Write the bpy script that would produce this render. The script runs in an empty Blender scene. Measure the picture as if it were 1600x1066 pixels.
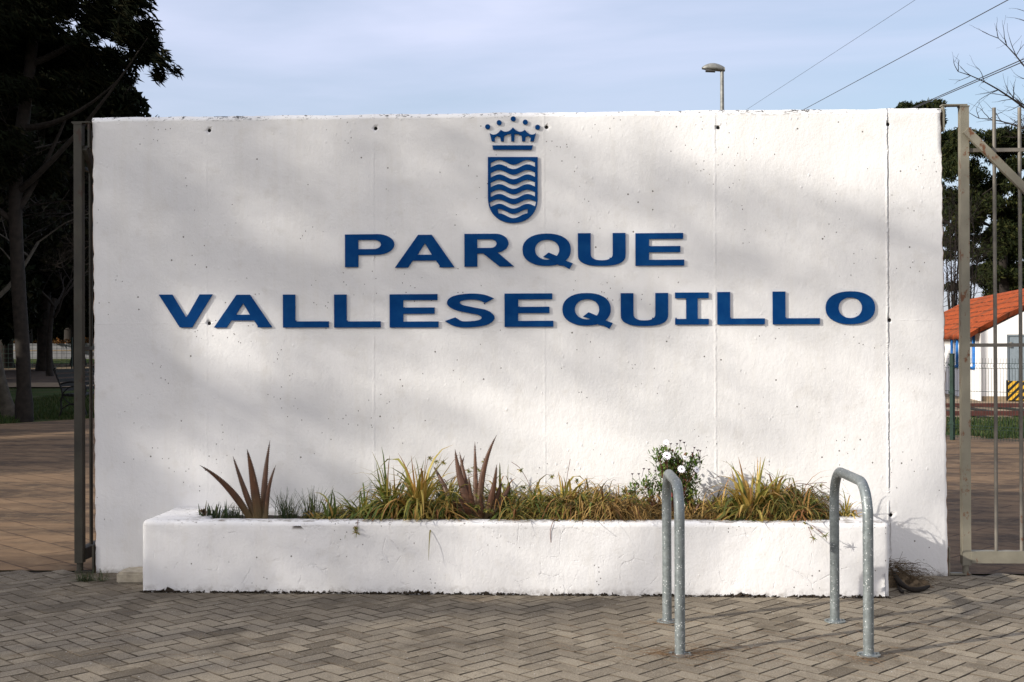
import bpy, bmesh, math, random
import numpy as np
from mathutils import Vector, Matrix, noise
R_ = math.radians
rng = random.Random(11)
nr = np.random.default_rng(5)
scn = bpy.context.scene
COL = scn.collection

# ------------------------------------------------------------------ camera
F = 1900.0; H = 1.55; WY = 8.262
YAW, PITCH, ROLL = 0.0395451, 0.0042105, -0.0036772
CM = Matrix.Rotation(YAW, 3, 'Z') @ Matrix.Rotation(math.pi/2+PITCH, 3, 'X') @ Matrix.Rotation(ROLL, 3, 'Z')
EYE = Vector((0, 0, H))
cd = bpy.data.cameras.new('camera'); cam = bpy.data.objects.new('camera', cd); COL.objects.link(cam)
cam.matrix_world = Matrix.Translation(EYE) @ CM.to_4x4()
cd.sensor_width = 36; cd.lens = F/1600*36; cd.clip_end = 3000; cd.clip_start = .05
scn.camera = cam
def ray(px, py): return CM @ Vector(((px-800)/F, (533-py)/F, -1))
def at(px, py, Y):                       # surveyed point in the upright plane y = Y
    d = ray(px, py); return EYE + d*(Y/d.y)
def gr(px, py, z=0.0):                   # surveyed point on level z
    d = ray(px, py); return EYE + d*((z-H)/d.z)
def terr(x, y):
    k = min(1, max(0, (-x-1)/6)); return .016*max(0, y-31)*k

# ------------------------------------------------------------------ tagging and mesh helpers
def tag(o, label=None, cat=None, group=None, kind=None):
    if label: o['label'] = label
    if cat: o['category'] = cat
    if group: o['group'] = group
    if kind: o['kind'] = kind
    return o
def thing(name, loc, label, cat, group=None, rz=0):
    o = bpy.data.objects.new(name, None); COL.objects.link(o); o.location = loc; o.rotation_euler = (0, 0, rz)
    o.empty_display_size = .2
    return tag(o, label, cat, group)
def link(name, me, mat, parent=None, world=False):
    """world=True: mesh coordinates are world ones, shift them to the parent's origin"""
    if world and parent is not None:
        p = parent; off = Vector((0, 0, 0))
        while p is not None: off += p.location; p = p.parent
        me.transform(Matrix.Translation(-off))
    if mat and not me.materials: me.materials.append(mat)
    o = bpy.data.objects.new(name, me); COL.objects.link(o)
    if parent is not None: o.parent = parent
    return o
def smooth(me, on=True): me.polygons.foreach_set('use_smooth', [on]*len(me.polygons))
class MB:
    def __init__(s): s.v = []; s.f = []; s.uv = []; s.sm = []
    def add(s, vs, fs, uvs=None, sm=False):
        b = len(s.v); s.v.extend([tuple(v) for v in vs])
        for f in fs:
            s.f.append([b+i for i in f]); s.sm.append(sm)
            s.uv.extend([uvs[i] for i in f] if uvs else [(0, 0)]*len(f))
    def box(s, a, b, M=None):
        x0, y0, z0 = a; x1, y1, z1 = b
        vs = [Vector(p) for p in ((x0,y0,z0),(x1,y0,z0),(x1,y1,z0),(x0,y1,z0),(x0,y0,z1),(x1,y0,z1),(x1,y1,z1),(x0,y1,z1))]
        if M is not None: vs = [M @ v for v in vs]
        s.add(vs, [(0,3,2,1),(4,5,6,7),(0,1,5,4),(1,2,6,5),(2,3,7,6),(3,0,4,7)])
    def tube(s, pts, rad, n=8, cap=True, sm=True):
        pts = [Vector(p) for p in pts]
        if not hasattr(rad, '__len__'): rad = [rad]*len(pts)
        rings = []; up = None
        for i, p in enumerate(pts):
            t = (pts[min(i+1, len(pts)-1)] - pts[max(i-1, 0)])
            if t.length < 1e-9: t = Vector((0, 0, 1))
            t.normalize()
            if up is None: up = Vector((1, 0, 0)) if abs(t.x) < .8 else Vector((0, 1, 0))
            a = (up - t*up.dot(t))
            if a.length < 1e-6: a = t.orthogonal()
            a.normalize(); up = a; b = t.cross(a)
            rings.append([p + (a*math.cos(2*math.pi*k/n) + b*math.sin(2*math.pi*k/n))*rad[i] for k in range(n)])
        vs = [v for r in rings for v in r]; fs = []
        L = len(pts)
        for i in range(L-1):
            for k in range(n):
                fs.append((i*n+k, i*n+(k+1) % n, (i+1)*n+(k+1) % n, (i+1)*n+k))
        uvs = [(0, i/(L-1)) for i in range(L) for _ in range(n)]
        s.add(vs, fs, uvs, sm)
        if cap:
            s.add(rings[0], [tuple(range(n-1, -1, -1))]); s.add(rings[-1], [tuple(range(n))])
    def strip(s, pts, wid, side, u=0.0, fold=.25, v0=0, v1=1):
        """leaf blade: centre line pts, half widths, side vector, V-folded"""
        n = len(pts); vs = []; uvs = []
        for i, p in enumerate(pts):
            t = (Vector(pts[min(i+1, n-1)]) - Vector(pts[max(i-1, 0)])).normalized()
            sd = (side - t*side.dot(t)); sd = sd.normalized() if sd.length > 1e-5 else t.orthogonal().normalized()
            nn = sd.cross(t); w = wid[i]
            vs += [Vector(p)-sd*w+nn*w*fold, Vector(p), Vector(p)+sd*w+nn*w*fold]
            q = v0+(v1-v0)*i/(n-1); uvs += [(u, q)]*3
        fs = []
        for i in range(n-1):
            a = i*3; fs += [(a, a+1, a+4, a+3), (a+1, a+2, a+5, a+4)]
        s.add(vs, fs, uvs, True)
    def mesh(s, name='m'):
        me = bpy.data.meshes.new(name); me.from_pydata(s.v, [], s.f)
        uvl = me.uv_layers.new(name='UVMap'); uvl.data.foreach_set('uv', [c for u in s.uv for c in u])
        me.polygons.foreach_set('use_smooth', s.sm); me.update(); return me
    def build(s, name, mat, parent=None, world=False): return link(name, s.mesh(name), mat, parent, world)
def bez(a, b, c, n=8, through=True):
    a, b, c = Vector(a), Vector(b), Vector(c)
    if through: b = b*2 - (a+c)*.5
    return [a*(1-t)**2 + b*2*t*(1-t) + c*t*t for t in [i/(n-1) for i in range(n)]]

def leafcloud(name, centers, n, ln, wd, bias=None, bstr=0.0, seed=1, shell=.35, fold=.3):
    """n small pointed leaf faces scattered in ellipsoids; centers: rows of x,y,z,rx,ry,rz"""
    g = np.random.default_rng(seed); C = np.array(centers, float)
    vol = (C[:, 3]*C[:, 4]*C[:, 5]); k = g.choice(len(C), n, p=vol/vol.sum())
    d = g.normal(size=(n, 3)); d /= np.linalg.norm(d, axis=1)[:, None]
    r = g.random(n)**shell
    P = C[k, :3] + d*r[:, None]*C[k, 3:]
    t = g.normal(size=(n, 3))
    if bias is not None: t = t*(1-bstr) + np.array(bias)*bstr*2
    t /= np.linalg.norm(t, axis=1)[:, None]
    s = np.cross(t, g.normal(size=(n, 3))); s /= np.linalg.norm(s, axis=1)[:, None]
    nn = np.cross(s, t)
    L = ln*(.6+.8*g.random(n))[:, None]; W = wd*(.6+.8*g.random(n))[:, None]
    V = np.stack([P-t*L*.5, P+s*W*.5+nn*W*fold, P+t*L*.5, P-s*W*.5+nn*W*fold], 1).reshape(-1, 3)
    return quads(name, V)
def quads(name, V):
    me = bpy.data.meshes.new(name); nq = len(V)//4
    me.vertices.add(nq*4); me.vertices.foreach_set('co', V.astype(np.float32).ravel())
    me.loops.add(nq*4); me.loops.foreach_set('vertex_index', np.arange(nq*4, dtype=np.int32))
    me.polygons.add(nq); me.polygons.foreach_set('loop_start', np.arange(0, nq*4, 4, dtype=np.int32))
    try: me.polygons.foreach_set('loop_total', np.full(nq, 4, dtype=np.int32))
    except Exception: pass
    me.update(); me.validate(); return me

# ------------------------------------------------------------------ material helpers
class Mt:
    def __init__(s, name, rough=.8, metal=0, spec=.3):
        s.m = bpy.data.materials.new(name); s.m.use_nodes = True; s.t = s.m.node_tree; s.N = s.t.nodes
        s.N.clear(); s.out = s.N.new('ShaderNodeOutputMaterial'); s.b = s.N.new('ShaderNodeBsdfPrincipled')
        s.t.links.new(s.b.outputs[0], s.out.inputs[0])
        s.b.inputs['Roughness'].default_value = rough; s.b.inputs['Metallic'].default_value = metal
        s.b.inputs['Specular IOR Level'].default_value = spec
        s.geo = s.N.new('ShaderNodeNewGeometry'); s.tc = s.N.new('ShaderNodeTexCoord')
    def put(s, sock, v):
        if hasattr(v, 'is_output'): s.t.links.new(v, sock)
        elif hasattr(v, '__len__') and len(v) == 3 and sock.type == 'RGBA': sock.default_value = (*v, 1)
        else: sock.default_value = v
    def pos(s): return s.geo.outputs['Position']
    def obj(s): return s.tc.outputs['Object']
    def isl(s): return s.geo.outputs['Random Per Island']
    def map(s, vec, scale=(1,1,1), rot=(0,0,0), loc=(0,0,0)):
        n = s.N.new('ShaderNodeMapping'); s.put(n.inputs[0], vec); n.inputs['Scale'].default_value = scale
        n.inputs['Rotation'].default_value = rot; n.inputs['Location'].default_value = loc; return n.outputs[0]
    def noise(s, vec, sc, det=4, rough=.55, dist=0):
        n = s.N.new('ShaderNodeTexNoise'); s.put(n.inputs['Vector'], vec); n.inputs['Scale'].default_value = sc
        n.inputs['Detail'].default_value = det; n.inputs['Roughness'].default_value = rough; n.inputs['Distortion'].default_value = dist
        return n.outputs['Fac']
    def vor(s, vec, sc, feat='F1', out='Distance', rnd=1):
        n = s.N.new('ShaderNodeTexVoronoi'); n.feature = feat; s.put(n.inputs['Vector'], vec); n.inputs['Scale'].default_value = sc
        n.inputs['Randomness'].default_value = rnd; return n.outputs[out]
    def mth(s, op, a, b=0.0, c=0.0, clamp=False):
        n = s.N.new('ShaderNodeMath'); n.operation = op; n.use_clamp = clamp
        for i, v in enumerate((a, b, c)): s.put(n.inputs[i], v)
        return n.outputs[0]
    def rng(s, v, a, b, c=0.0, d=1.0):
        n = s.N.new('ShaderNodeMapRange'); s.put(n.inputs[0], v)
        for i, q in enumerate((a, b, c, d)): n.inputs[i+1].default_value = q
        return n.outputs[0]
    def ramp(s, v, stops, interp='LINEAR'):
        n = s.N.new('ShaderNodeValToRGB'); n.color_ramp.interpolation = interp; e = n.color_ramp.elements
        while len(e) < len(stops): e.new(.5)
        for i, (p, c) in enumerate(stops): e[i].position = p; e[i].color = (*c, 1)
        s.put(n.inputs[0], v); return n.outputs[0]
    def mix(s, f, a, b, mode='MIX'):
        n = s.N.new('ShaderNodeMix'); n.data_type = 'RGBA'; n.blend_type = mode
        s.put(n.inputs[0], f); s.put(n.inputs[6], a); s.put(n.inputs[7], b); return n.outputs[2]
    def sep(s, v):
        n = s.N.new('ShaderNodeSeparateXYZ'); s.put(n.inputs[0], v); return n.outputs
    def bump(s, h, st=.5, dist=.01, nrm=None):
        n = s.N.new('ShaderNodeBump'); s.put(n.inputs['Height'], h); n.inputs['Strength'].default_value = st
        n.inputs['Distance'].default_value = dist
        if nrm is not None: s.put(n.inputs['Normal'], nrm)
        return n.outputs[0]
    def col(s, v): s.put(s.b.inputs['Base Color'], v); return s
    def nrm(s, v): s.put(s.b.inputs['Normal'], v); return s
    def rgh(s, v): s.put(s.b.inputs['Roughness'], v); return s
    def translucent(s, f, c):
        tr = s.N.new('ShaderNodeBsdfTranslucent'); s.put(tr.inputs[0], c); mx = s.N.new('ShaderNodeMixShader')
        mx.inputs[0].default_value = f; s.t.links.new(s.b.outputs[0], mx.inputs[1]); s.t.links.new(tr.outputs[0], mx.inputs[2])
        s.t.links.new(mx.outputs[0], s.out.inputs[0]); return s

def stucco(name, base, wall=False):
    m = Mt(name, .75, 0, .25); P = m.pos(); z = m.sep(P)[2]; x = m.sep(P)[0]
    big = m.noise(P, 1.3, 5); fine = m.noise(P, 55, 5, .6); mid = m.noise(P, 9, 4)
    c = m.mix(m.rng(big, .35, .7), base, [q*.93 for q in base])
    c = m.mix(m.mth('MULTIPLY', m.rng(mid, .58, .72), .25), c, (.60, .57, .52))
    drip = m.noise(m.map(P, (9, 9, .55)), 1.0, 6, .7); c = m.mix(m.rng(drip, .5, .75, 0, .30 if wall else .35), c, (.66, .63, .57))
    # little air holes and chips in the paint
    v = m.vor(m.map(P, (1, 1, 1)), 11); sel = m.noise(P, 3.1, 2)
    pit = m.mth('MULTIPLY', m.mth('LESS_THAN', v, .062), m.mth('GREATER_THAN', sel, .52 if wall else .58))
    v2 = m.vor(m.map(P, (1, 1, .8), loc=(3, 1, 2)), 30); pit2 = m.mth('MULTIPLY', m.mth('LESS_THAN', v2, .10), m.mth('GREATER_THAN', m.noise(P, 2.3, 2), .57))
    allp = m.mth('MAXIMUM', pit, pit2)
    c = m.mix(m.mth('MULTIPLY', allp, .85), c, (.09, .075, .06))
    hgt = m.mth('ADD', m.mth('MULTIPLY', fine, .45), m.mth('MULTIPLY', m.noise(m.map(P, (1, 1, .6)), 24, 3), .45))
    lump = m.mth('MULTIPLY', m.rng(m.vor(m.map(P, (1, 1, .7)), 17), .0, .16, 1, 0), m.mth('GREATER_THAN', m.noise(P, 5, 2), .55))
    hgt = m.mth('ADD', hgt, m.mth('MULTIPLY', lump, .5))
    hgt = m.mth('SUBTRACT', hgt, m.mth('MULTIPLY', allp, 1.5))
    if wall:
        # shuttering joints of the cast wall: raised ridges, slightly wavy
        wob = m.mth('MULTIPLY', m.mth('SUBTRACT', m.noise(m.map(P, (0, 0, 1)), 9, 6, .7), .5), .028)
        xs = m.mth('ADD', x, wob)
        for i, sx in enumerate(SEAMS):
            dd = m.mth('ABSOLUTE', m.mth('SUBTRACT', xs, sx))
            brk = m.rng(m.noise(m.map(P, (0, 0, 1), loc=(0, 0, i*7.3)), 5, 5, .7), .40, .52)
            k = (.10, .20, .14, .28, 1.2)[i]
            rid = m.mth('MULTIPLY', m.rng(dd, .0, .012, 1, 0), m.mth('MULTIPLY', brk, k))
            hgt = m.mth('ADD', hgt, m.mth('MULTIPLY', rid, 1.6))
            g2 = m.mth('ABSOLUTE', m.mth('SUBTRACT', xs, sx+.011))
            gv = m.mth('MULTIPLY', m.rng(g2, .001, .005, 1, 0), brk)
            hgt = m.mth('SUBTRACT', hgt, m.mth('MULTIPLY', gv, (.3, .3, .3, .12, 1.2)[i]*k))
            c = m.mix(m.mth('MULTIPLY', gv, (.03, .06, .03, .0, .30)[i]), c, (.25, .22, .19))
        zz = m.mth('ADD', z, m.mth('MULTIPLY', wob, .4)); dz = m.mth('ABSOLUTE', m.mth('SUBTRACT', zz, 1.715))
        brk = m.rng(m.noise(m.map(P, (1, 0, 0)), 3, 5, .7), .47, .56)
        hgt = m.mth('ADD', hgt, m.mth('MULTIPLY', m.mth('MULTIPLY', m.rng(dz, 0, .006, 1, 0), brk), .3))
        # black lichen along the top arris, grime near the foot
        top = m.mth('MULTIPLY', m.rng(z, 3.095, 3.128), m.mth('GREATER_THAN', m.noise(m.map(P, (1, 1, 2.5)), 26, 6, .75), m.rng(m.noise(m.map(P, (1, 0, 0)), 1.1, 2), .35, .65, .64, .52)))
        c = m.mix(m.mth('MULTIPLY', top, .9), c, (.035, .033, .03))
    else:
        topz = m.mth('MULTIPLY', m.rng(z, .40, .44), m.mth('GREATER_THAN', m.noise(m.map(P, (1, 1, 2)), 22, 6, .75), .62))
        c = m.mix(m.mth('MULTIPLY', topz, .8), c, (.10, .085, .07))
        st = m.mth('MULTIPLY', m.rng(x, -2.28, -2.5, 1, .1), m.rng(m.noise(P, 12, 5, .7), .45, .62))
        up = m.mth('GREATER_THAN', m.sep(m.geo.outputs['Normal'])[2], .8)
        c = m.mix(m.mth('MULTIPLY', m.mth('MULTIPLY', st, up), .7), c, (.16, .13, .10))
        ck = m.vor(m.map(P, (1.2, 1, 1)), 5, 'DISTANCE_TO_EDGE'); sel2 = m.rng(m.noise(P, 4.2, 5, .7), .5, .6)
        hgt = m.mth('SUBTRACT', hgt, m.mth('MULTIPLY', m.mth('MULTIPLY', m.rng(m.mth('ADD', ck, m.mth('MULTIPLY', m.mth('SUBTRACT', m.noise(P, 11, 6, .7), .5), .22)), .0, .012, 1, 0), sel2), .45))
    foot = m.mth('MULTIPLY', m.rng(z, .0, .06, 1, 0), m.rng(m.noise(P, 18, 6, .7), .45, .6))
    c = m.mix(m.mth('MULTIPLY', foot, .6), c, (.16, .13, .10))
    m.col(c); m.nrm(m.bump(hgt, .75, .0065)); return m.m

def plain(name, c, rough=.7, metal=0, sc=12, amt=.25, bumpk=.2, spec=.3, dirt=None, dsc=6, dth=.55):
    m = Mt(name, rough, metal, spec); P = m.obj(); n = m.noise(P, sc, 5)
    cc = m.mix(m.rng(n, .3, .7), [q*(1+amt) for q in c], [q*(1-amt) for q in c])
    if dirt: cc = m.mix(m.rng(m.noise(P, dsc, 6, .7), dth, dth+.08), cc, dirt)
    m.col(cc)
    if bumpk: m.nrm(m.bump(m.noise(P, sc*5, 4), bumpk, .004))
    return m.m
def leafmat(name, stops, tr=.25, rough=.55, tip=None, spec=.3):
    m = Mt(name, rough, 0, spec); c = m.ramp(m.isl(), stops)
    if tip:
        uv = m.sep(m.tc.outputs['UV']); f = m.mth('ADD', uv[1], m.mth('MULTIPLY', m.mth('SUBTRACT', m.isl(), .5), .7))
        c = m.mix(m.rng(f, tip[0], tip[1]), c, tip[2])
    m.col(c)
    if tr: m.translucent(tr, c)
    return m.m

SEAMS = [at(322, 300, WY).x, at(583, 300, WY).x, at(850, 300, WY).x, at(1117, 300, WY).x, at(1386, 300, WY).x]
M = {}
M['wall'] = stucco('white_painted_concrete', (.80, .79, .78), True)
M['planter'] = stucco('white_planter_paint', (.785, .775, .77))
M['chip'] = plain('raw_concrete_edge', (.30, .20, .14), .9, sc=20)
M['hole'] = plain('dark_hole', (.01, .01, .01), .95)
m = Mt('blue_sign_paint', .8, 0, .08); P = m.pos()
m.col(m.mix(m.rng(m.noise(P, 14, 4), .4, .75), (.0006, .040, .160), (.004, .056, .185))); m.nrm(m.bump(m.noise(P, 90, 3), .25, .002)); M['blue'] = m.m
M['soil'] = plain('dark_soil', (.035, .026, .018), .95, sc=30, bumpk=.8)

m = Mt('galvanised_steel', .45, .35, .5); P = m.obj()
sp = m.vor(P, 130, 'F1', 'Color'); spk = m.mth('MULTIPLY', m.mth('LESS_THAN', m.vor(P, 85), .24), m.mth('GREATER_THAN', m.noise(P, 30, 2), .52))
c = m.mix(m.rng(m.noise(P, 20, 4), .35, .65), (.13, .147, .147), (.195, .213, .211)); c = m.mix(m.mth('MULTIPLY', m.sep(sp)[0], .25), c, (.30, .35, .36))
c = m.mix(m.mth('MULTIPLY', spk, .7), c, (.80, .82, .80)); m.col(c); m.rgh(m.rng(m.noise(P, 40, 3), .3, .7, .35, .6)); m.nrm(m.bump(m.noise(P, 70, 4), .25, .002)); M['galv'] = m.m

m = Mt('worn_beige_gate_paint', .6, .1, .4); P = m.obj()
c = m.mix(m.rng(m.noise(P, 5, 4), .35, .7), (.23, .213, .165), (.155, .143, .11)); ru = m.rng(m.noise(m.map(P, (1, 1, .6)), 14, 7, .75), .56, .63)
c = m.mix(ru, c, (.13, .055, .025)); m.col(c); m.nrm(m.bump(m.noise(P, 40, 4), .3, .003)); M['gate'] = m.m
m = Mt('worn_grey_bar_paint', .55, .2, .4); P = m.obj()
c = m.mix(m.rng(m.noise(P, 9, 5), .35, .7), (.12, .11, .095), (.20, .18, .15)); m.col(m.mix(m.rng(m.noise(P, 15, 6, .7), .62, .68), c, (.12, .05, .025))); M['bar'] = m.m
m = Mt('worn_olive_gate_paint', .55, .1, .4); P = m.obj()
c = m.mix(m.rng(m.noise(P, 4, 5), .35, .7), (.055, .050, .036), (.024, .022, .018)); m.col(m.mix(m.rng(m.noise(m.map(P, (1, 1, .5)), 12, 7, .75), .58, .63), c, (.04, .022, .014))); M['gate2'] = m.m

# pavers
m = Mt('grey_concrete_pavers', .9, 0, .15); P = m.pos(); I = m.isl()
c = m.ramp(I, [(0, (.125, .102, .073)), (.14, (.19, .158, .115)), (.3, (.245, .206, .152)), (.75, (.285, .241, .178)), (1, (.34, .29, .216))])
c = m.mix(m.rng(m.noise(P, 1.1, 4), .35, .65, .1, .45), c, (.185, .153, .112))
gn = m.noise(P, 120, 5, .8); c = m.mix(m.rng(gn, .54, .70, 0, .85), c, (.52, .48, .41)); c = m.mix(m.rng(gn, .47, .33, 0, .85), c, (.05, .040, .030))
st = m.noise(P, 2.1, 7, .72); c = m.mix(m.rng(st, .52, .66, 0, .62), c, (.10, .080, .056))
c = m.mix(m.rng(m.noise(P, 7, 6, .7), .56, .70, 0, .6), c, (.09, .075, .055))
c = m.mix(m.mth('MULTIPLY', m.mth('LESS_THAN', m.vor(P, 16), .055), m.mth('GREATER_THAN', m.noise(P, 2.2, 2), .5)), c, (.7, .68, .64))
damp_shade = m.mth('MULTIPLY', m.rng(m.sep(P)[1], 6.7, 7.35), m.mth('MULTIPLY', m.rng(m.sep(P)[0], 1.0, -.6), m.rng(m.noise(P, 2.6, 6, .7), .36, .6)))
c = m.mix(m.mth('MULTIPLY', damp_shade, .6), c, (.075, .062, .047))  # damp stain by the planter, with part of the shade there painted in
c = m.mix(m.rng(m.noise(P, .9, 2), .68, .74, 0, .5), c, (.34, .22, .10))
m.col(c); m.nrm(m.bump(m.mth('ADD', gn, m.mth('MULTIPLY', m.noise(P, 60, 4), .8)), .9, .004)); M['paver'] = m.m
M['grime'] = plain('grimy_paver_edges', (.095, .077, .056), .95, sc=4, amt=.6, bumpk=.3)
m = Mt('joint_sand', .95); P = m.pos(); m.col(m.mix(m.rng(m.noise(P, 6, 5), .4, .65), (.015, .012, .009), (.06, .045, .028))); m.nrm(m.bump(m.noise(P, 120, 4), .6, .004)); M['sand'] = m.m
# park path: stamped reddish slabs
m = Mt('reddish_stamped_paving', .85, 0, .15); P = m.map(m.pos(), (1, 1, 1), (0, 0, R_(43)))
br = m.N.new('ShaderNodeTexBrick'); m.put(br.inputs['Vector'], P); br.inputs['Scale'].default_value = 1; br.inputs['Brick Width'].default_value = .9
br.inputs['Row Height'].default_value = .3; br.inputs['Mortar Size'].default_value = .012; br.inputs['Mortar Smooth'].default_value = .3
br.inputs['Color1'].default_value = (.20, .128, .072, 1); br.inputs['Color2'].default_value = (.175, .112, .064, 1); br.inputs['Mortar'].default_value = (.09, .055, .033, 1)
c = m.mix(m.rng(m.noise(m.map(m.pos(), (.6, 1.5, 1)), 1.0, 7, .7), .42, .60, 0, .9), br.outputs['Color'], (.055, .038, .026)); c = m.mix(m.rng(m.noise(m.pos(), 5, 6, .7), .5, .7, 0, .5), c, (.26, .18, .105))
m.col(c); m.nrm(m.bump(m.mth('ADD', m.noise(m.pos(), 40, 5), m.mth('MULTIPLY', br.outputs['Fac'], -2)), .5, .006)); M['path'] = m.m
m = Mt('short_grass', .9, 0, .1); P = m.pos(); c = m.mix(m.rng(m.noise(P, 2.5, 6, .7), .35, .65), (.030, .055, .012), (.060, .080, .022))
m.col(m.mix(m.rng(m.noise(P, .7, 4), .55, .7, 0, .7), c, (.09, .065, .035))); m.nrm(m.bump(m.noise(P, 30, 5, .8), 1, .04)); M['grass'] = m.m
m = Mt('tan_gravel', .9, 0, .1); P = m.pos(); m.col(m.mix(m.rng(m.noise(P, 3, 6, .7), .35, .65), (.30, .23, .155), (.20, .15, .10))); M['gravel'] = m.m
M['mulch'] = plain('dark_mulch', (.055, .035, .022), .95, sc=3, bumpk=.6)
M['conc'] = plain('beige_concrete_block', (.36, .32, .25), .9, sc=18, dirt=(.12, .10, .07), dth=.56)
# foliage
M['blade'] = leafmat('green_yellow_blades', [(0, (.05, .085, .018)), (.3, (.11, .15, .03)), (.55, (.22, .22, .045)), (.8, (.36, .29, .07)), (1, (.33, .20, .06))], .25, .5, (.85, 1.15, (.19, .085, .025)))
M['bladey'] = leafmat('yellow_blades', [(0, (.10, .12, .025)), (.3, (.26, .24, .05)), (.65, (.48, .36, .09)), (1, (.42, .24, .06))], .25, .5, (.8, 1.1, (.30, .15, .05)))
M['dry'] = leafmat('dry_brown_grass', [(0, (.035, .05, .012)), (.25, (.09, .11, .025)), (.5, (.20, .17, .04)), (.75, (.33, .22, .06)), (.9, (.30, .15, .045)), (1, (.14, .05, .02))], .2, .7)
M['thin'] = leafmat('thin_grey_green_grass', [(0, (.03, .05, .02)), (.6, (.06, .085, .035)), (1, (.14, .12, .06))], .15, .7)
m = Mt('reddish_aloe_skin', .5, 0, .35); P = m.obj(); uv = m.sep(m.tc.outputs['UV'])
c = m.mix(m.rng(m.noise(m.map(P, (1, 1, .3)), 40, 4), .35, .7), (.090, .037, .018), (.055, .028, .016)); c = m.mix(m.rng(uv[1], .0, .35, .65, 0), c, (.13, .105, .045)); c = m.mix(m.rng(uv[1], .86, 1.0, 0, .9), c, (.035, .022, .016)); c = m.mix(m.rng(m.noise(m.map(P, (1, 1, .35)), 90, 3), .6, .72, 0, .6), c, (.23, .12, .07)); m.col(c)
m.nrm(m.bump(m.noise(m.map(P, (1, 1, .2)), 60, 3), .25, .004)); M['aloe'] = m.m
M['shrubleaf'] = leafmat('daisy_bush_leaves', [(0, (.05, .10, .02)), (.5, (.11, .19, .035)), (.8, (.17, .22, .05)), (.9, (.16, .12, .05)), (1, (.22, .04, .045))], .2, .5)
M['stem'] = plain('red_brown_stem', (.15, .06, .045), .7, bumpk=0)
M['petal'] = plain('white_petal', (.85, .84, .88), .6, bumpk=0, amt=.03)
M['bud'] = plain('dark_purple_bud', (.05, .02, .035), .7, bumpk=0)
M['needle'] = plain('pine_needle', (.17, .10, .05), .8, bumpk=0)
M['bark'] = plain('grey_brown_bark', (.018, .014, .011), .9, sc=8, amt=.5, bumpk=.8)
M['palebark'] = plain('pale_bark', (.060, .052, .040), .9, sc=6, amt=.5, bumpk=.6)
M['twig'] = plain('bare_twig', (.017, .012, .009), .9, bumpk=0, sc=3, amt=.4)
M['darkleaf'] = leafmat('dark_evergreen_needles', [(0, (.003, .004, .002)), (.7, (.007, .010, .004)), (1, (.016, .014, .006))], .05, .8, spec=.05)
M['pineleaf'] = leafmat('pine_needles', [(0, (.006, .010, .003)), (.6, (.018, .025, .007)), (1, (.042, .043, .012))], .1, .8, spec=.1)
M['palm'] = plain('dry_palm_fibre', (.12, .085, .05), .95, sc=25, amt=.5, bumpk=.8)
M['black'] = plain('black_cast_iron', (.012, .012, .012), .5, .3)
m = Mt('orange_roof_tile', .85, 0, .1); P = m.obj(); q = m.sep(P)
c = m.mix(m.rng(m.noise(P, 2.2, 6, .7), .35, .65), (.33, .072, .026), (.20, .050, .022)); c = m.mix(m.rng(m.noise(P, .9, 5), .55, .62, 0, .6), c, (.15, .06, .035))
row = m.mth('FRACT', m.mth('MULTIPLY', m.mth('ADD', q[0], m.mth('MULTIPLY', m.noise(P, 3, 2), .12)), 2.6)); c = m.mix(m.mth('MULTIPLY', m.mth('LESS_THAN', row, .14), .8), c, (.07, .025, .015))
m.col(c); m.nrm(m.bump(m.mth('ADD', row, m.noise(P, 14, 4)), .8, .03)); M['roof'] = m.m
M['white'] = plain('whitewash', (.80, .79, .77), .85, sc=2, amt=.05, bumpk=.3)
M['bluetrim'] = plain('blue_window_trim', (.01, .13, .42), .6, bumpk=0)
M['door'] = plain('grey_blue_steel_door', (.20, .24, .27), .5, bumpk=.1, amt=.1)
M['glass'] = plain('curtained_window', (.42, .45, .50), .25, bumpk=0, amt=.1)
m = Mt('black_yellow_stripes', .6); q = m.sep(m.obj()); s_ = m.mth('FRACT', m.mth('MULTIPLY', m.mth('SUBTRACT', q[2], q[0]), 5.2))
m.col(m.mix(m.mth('GREATER_THAN', s_, .5), (.015, .015, .015), (.62, .36, .03))); M['stripe'] = m.m
M['fence'] = plain('dark_green_fence', (.012, .03, .022), .5, .2, bumpk=0)
M['rail'] = plain('rusty_red_rail', (.085, .032, .026), .8, .1)
M['lampgrey'] = plain('grey_lamp_metal', (.22, .22, .205), .5, .3, bumpk=0)
M['lampdark'] = plain('lamp_bowl', (.10, .10, .10), .3, 0, bumpk=0)
M['wire'] = plain('cable', (.05, .05, .055), .6, bumpk=0)
M['shadewall'] = plain('shade_grey_whitewash', (.20, .20, .21), .9, sc=2, bumpk=.3)  # whitewash darkened to grey: the far wall's shade is put into its colour
M['dryb'] = leafmat('brown_dry_grass', [(0, (.04, .035, .012)), (.3, (.13, .09, .03)), (.6, (.30, .18, .055)), (.85, (.42, .27, .09)), (1, (.13, .05, .02))], .2, .7)
M['hedge'] = leafmat('orange_dry_hedge', [(0, (.06, .03, .01)), (.5, (.30, .12, .03)), (1, (.10, .08, .02))], .1, .8)

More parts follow.
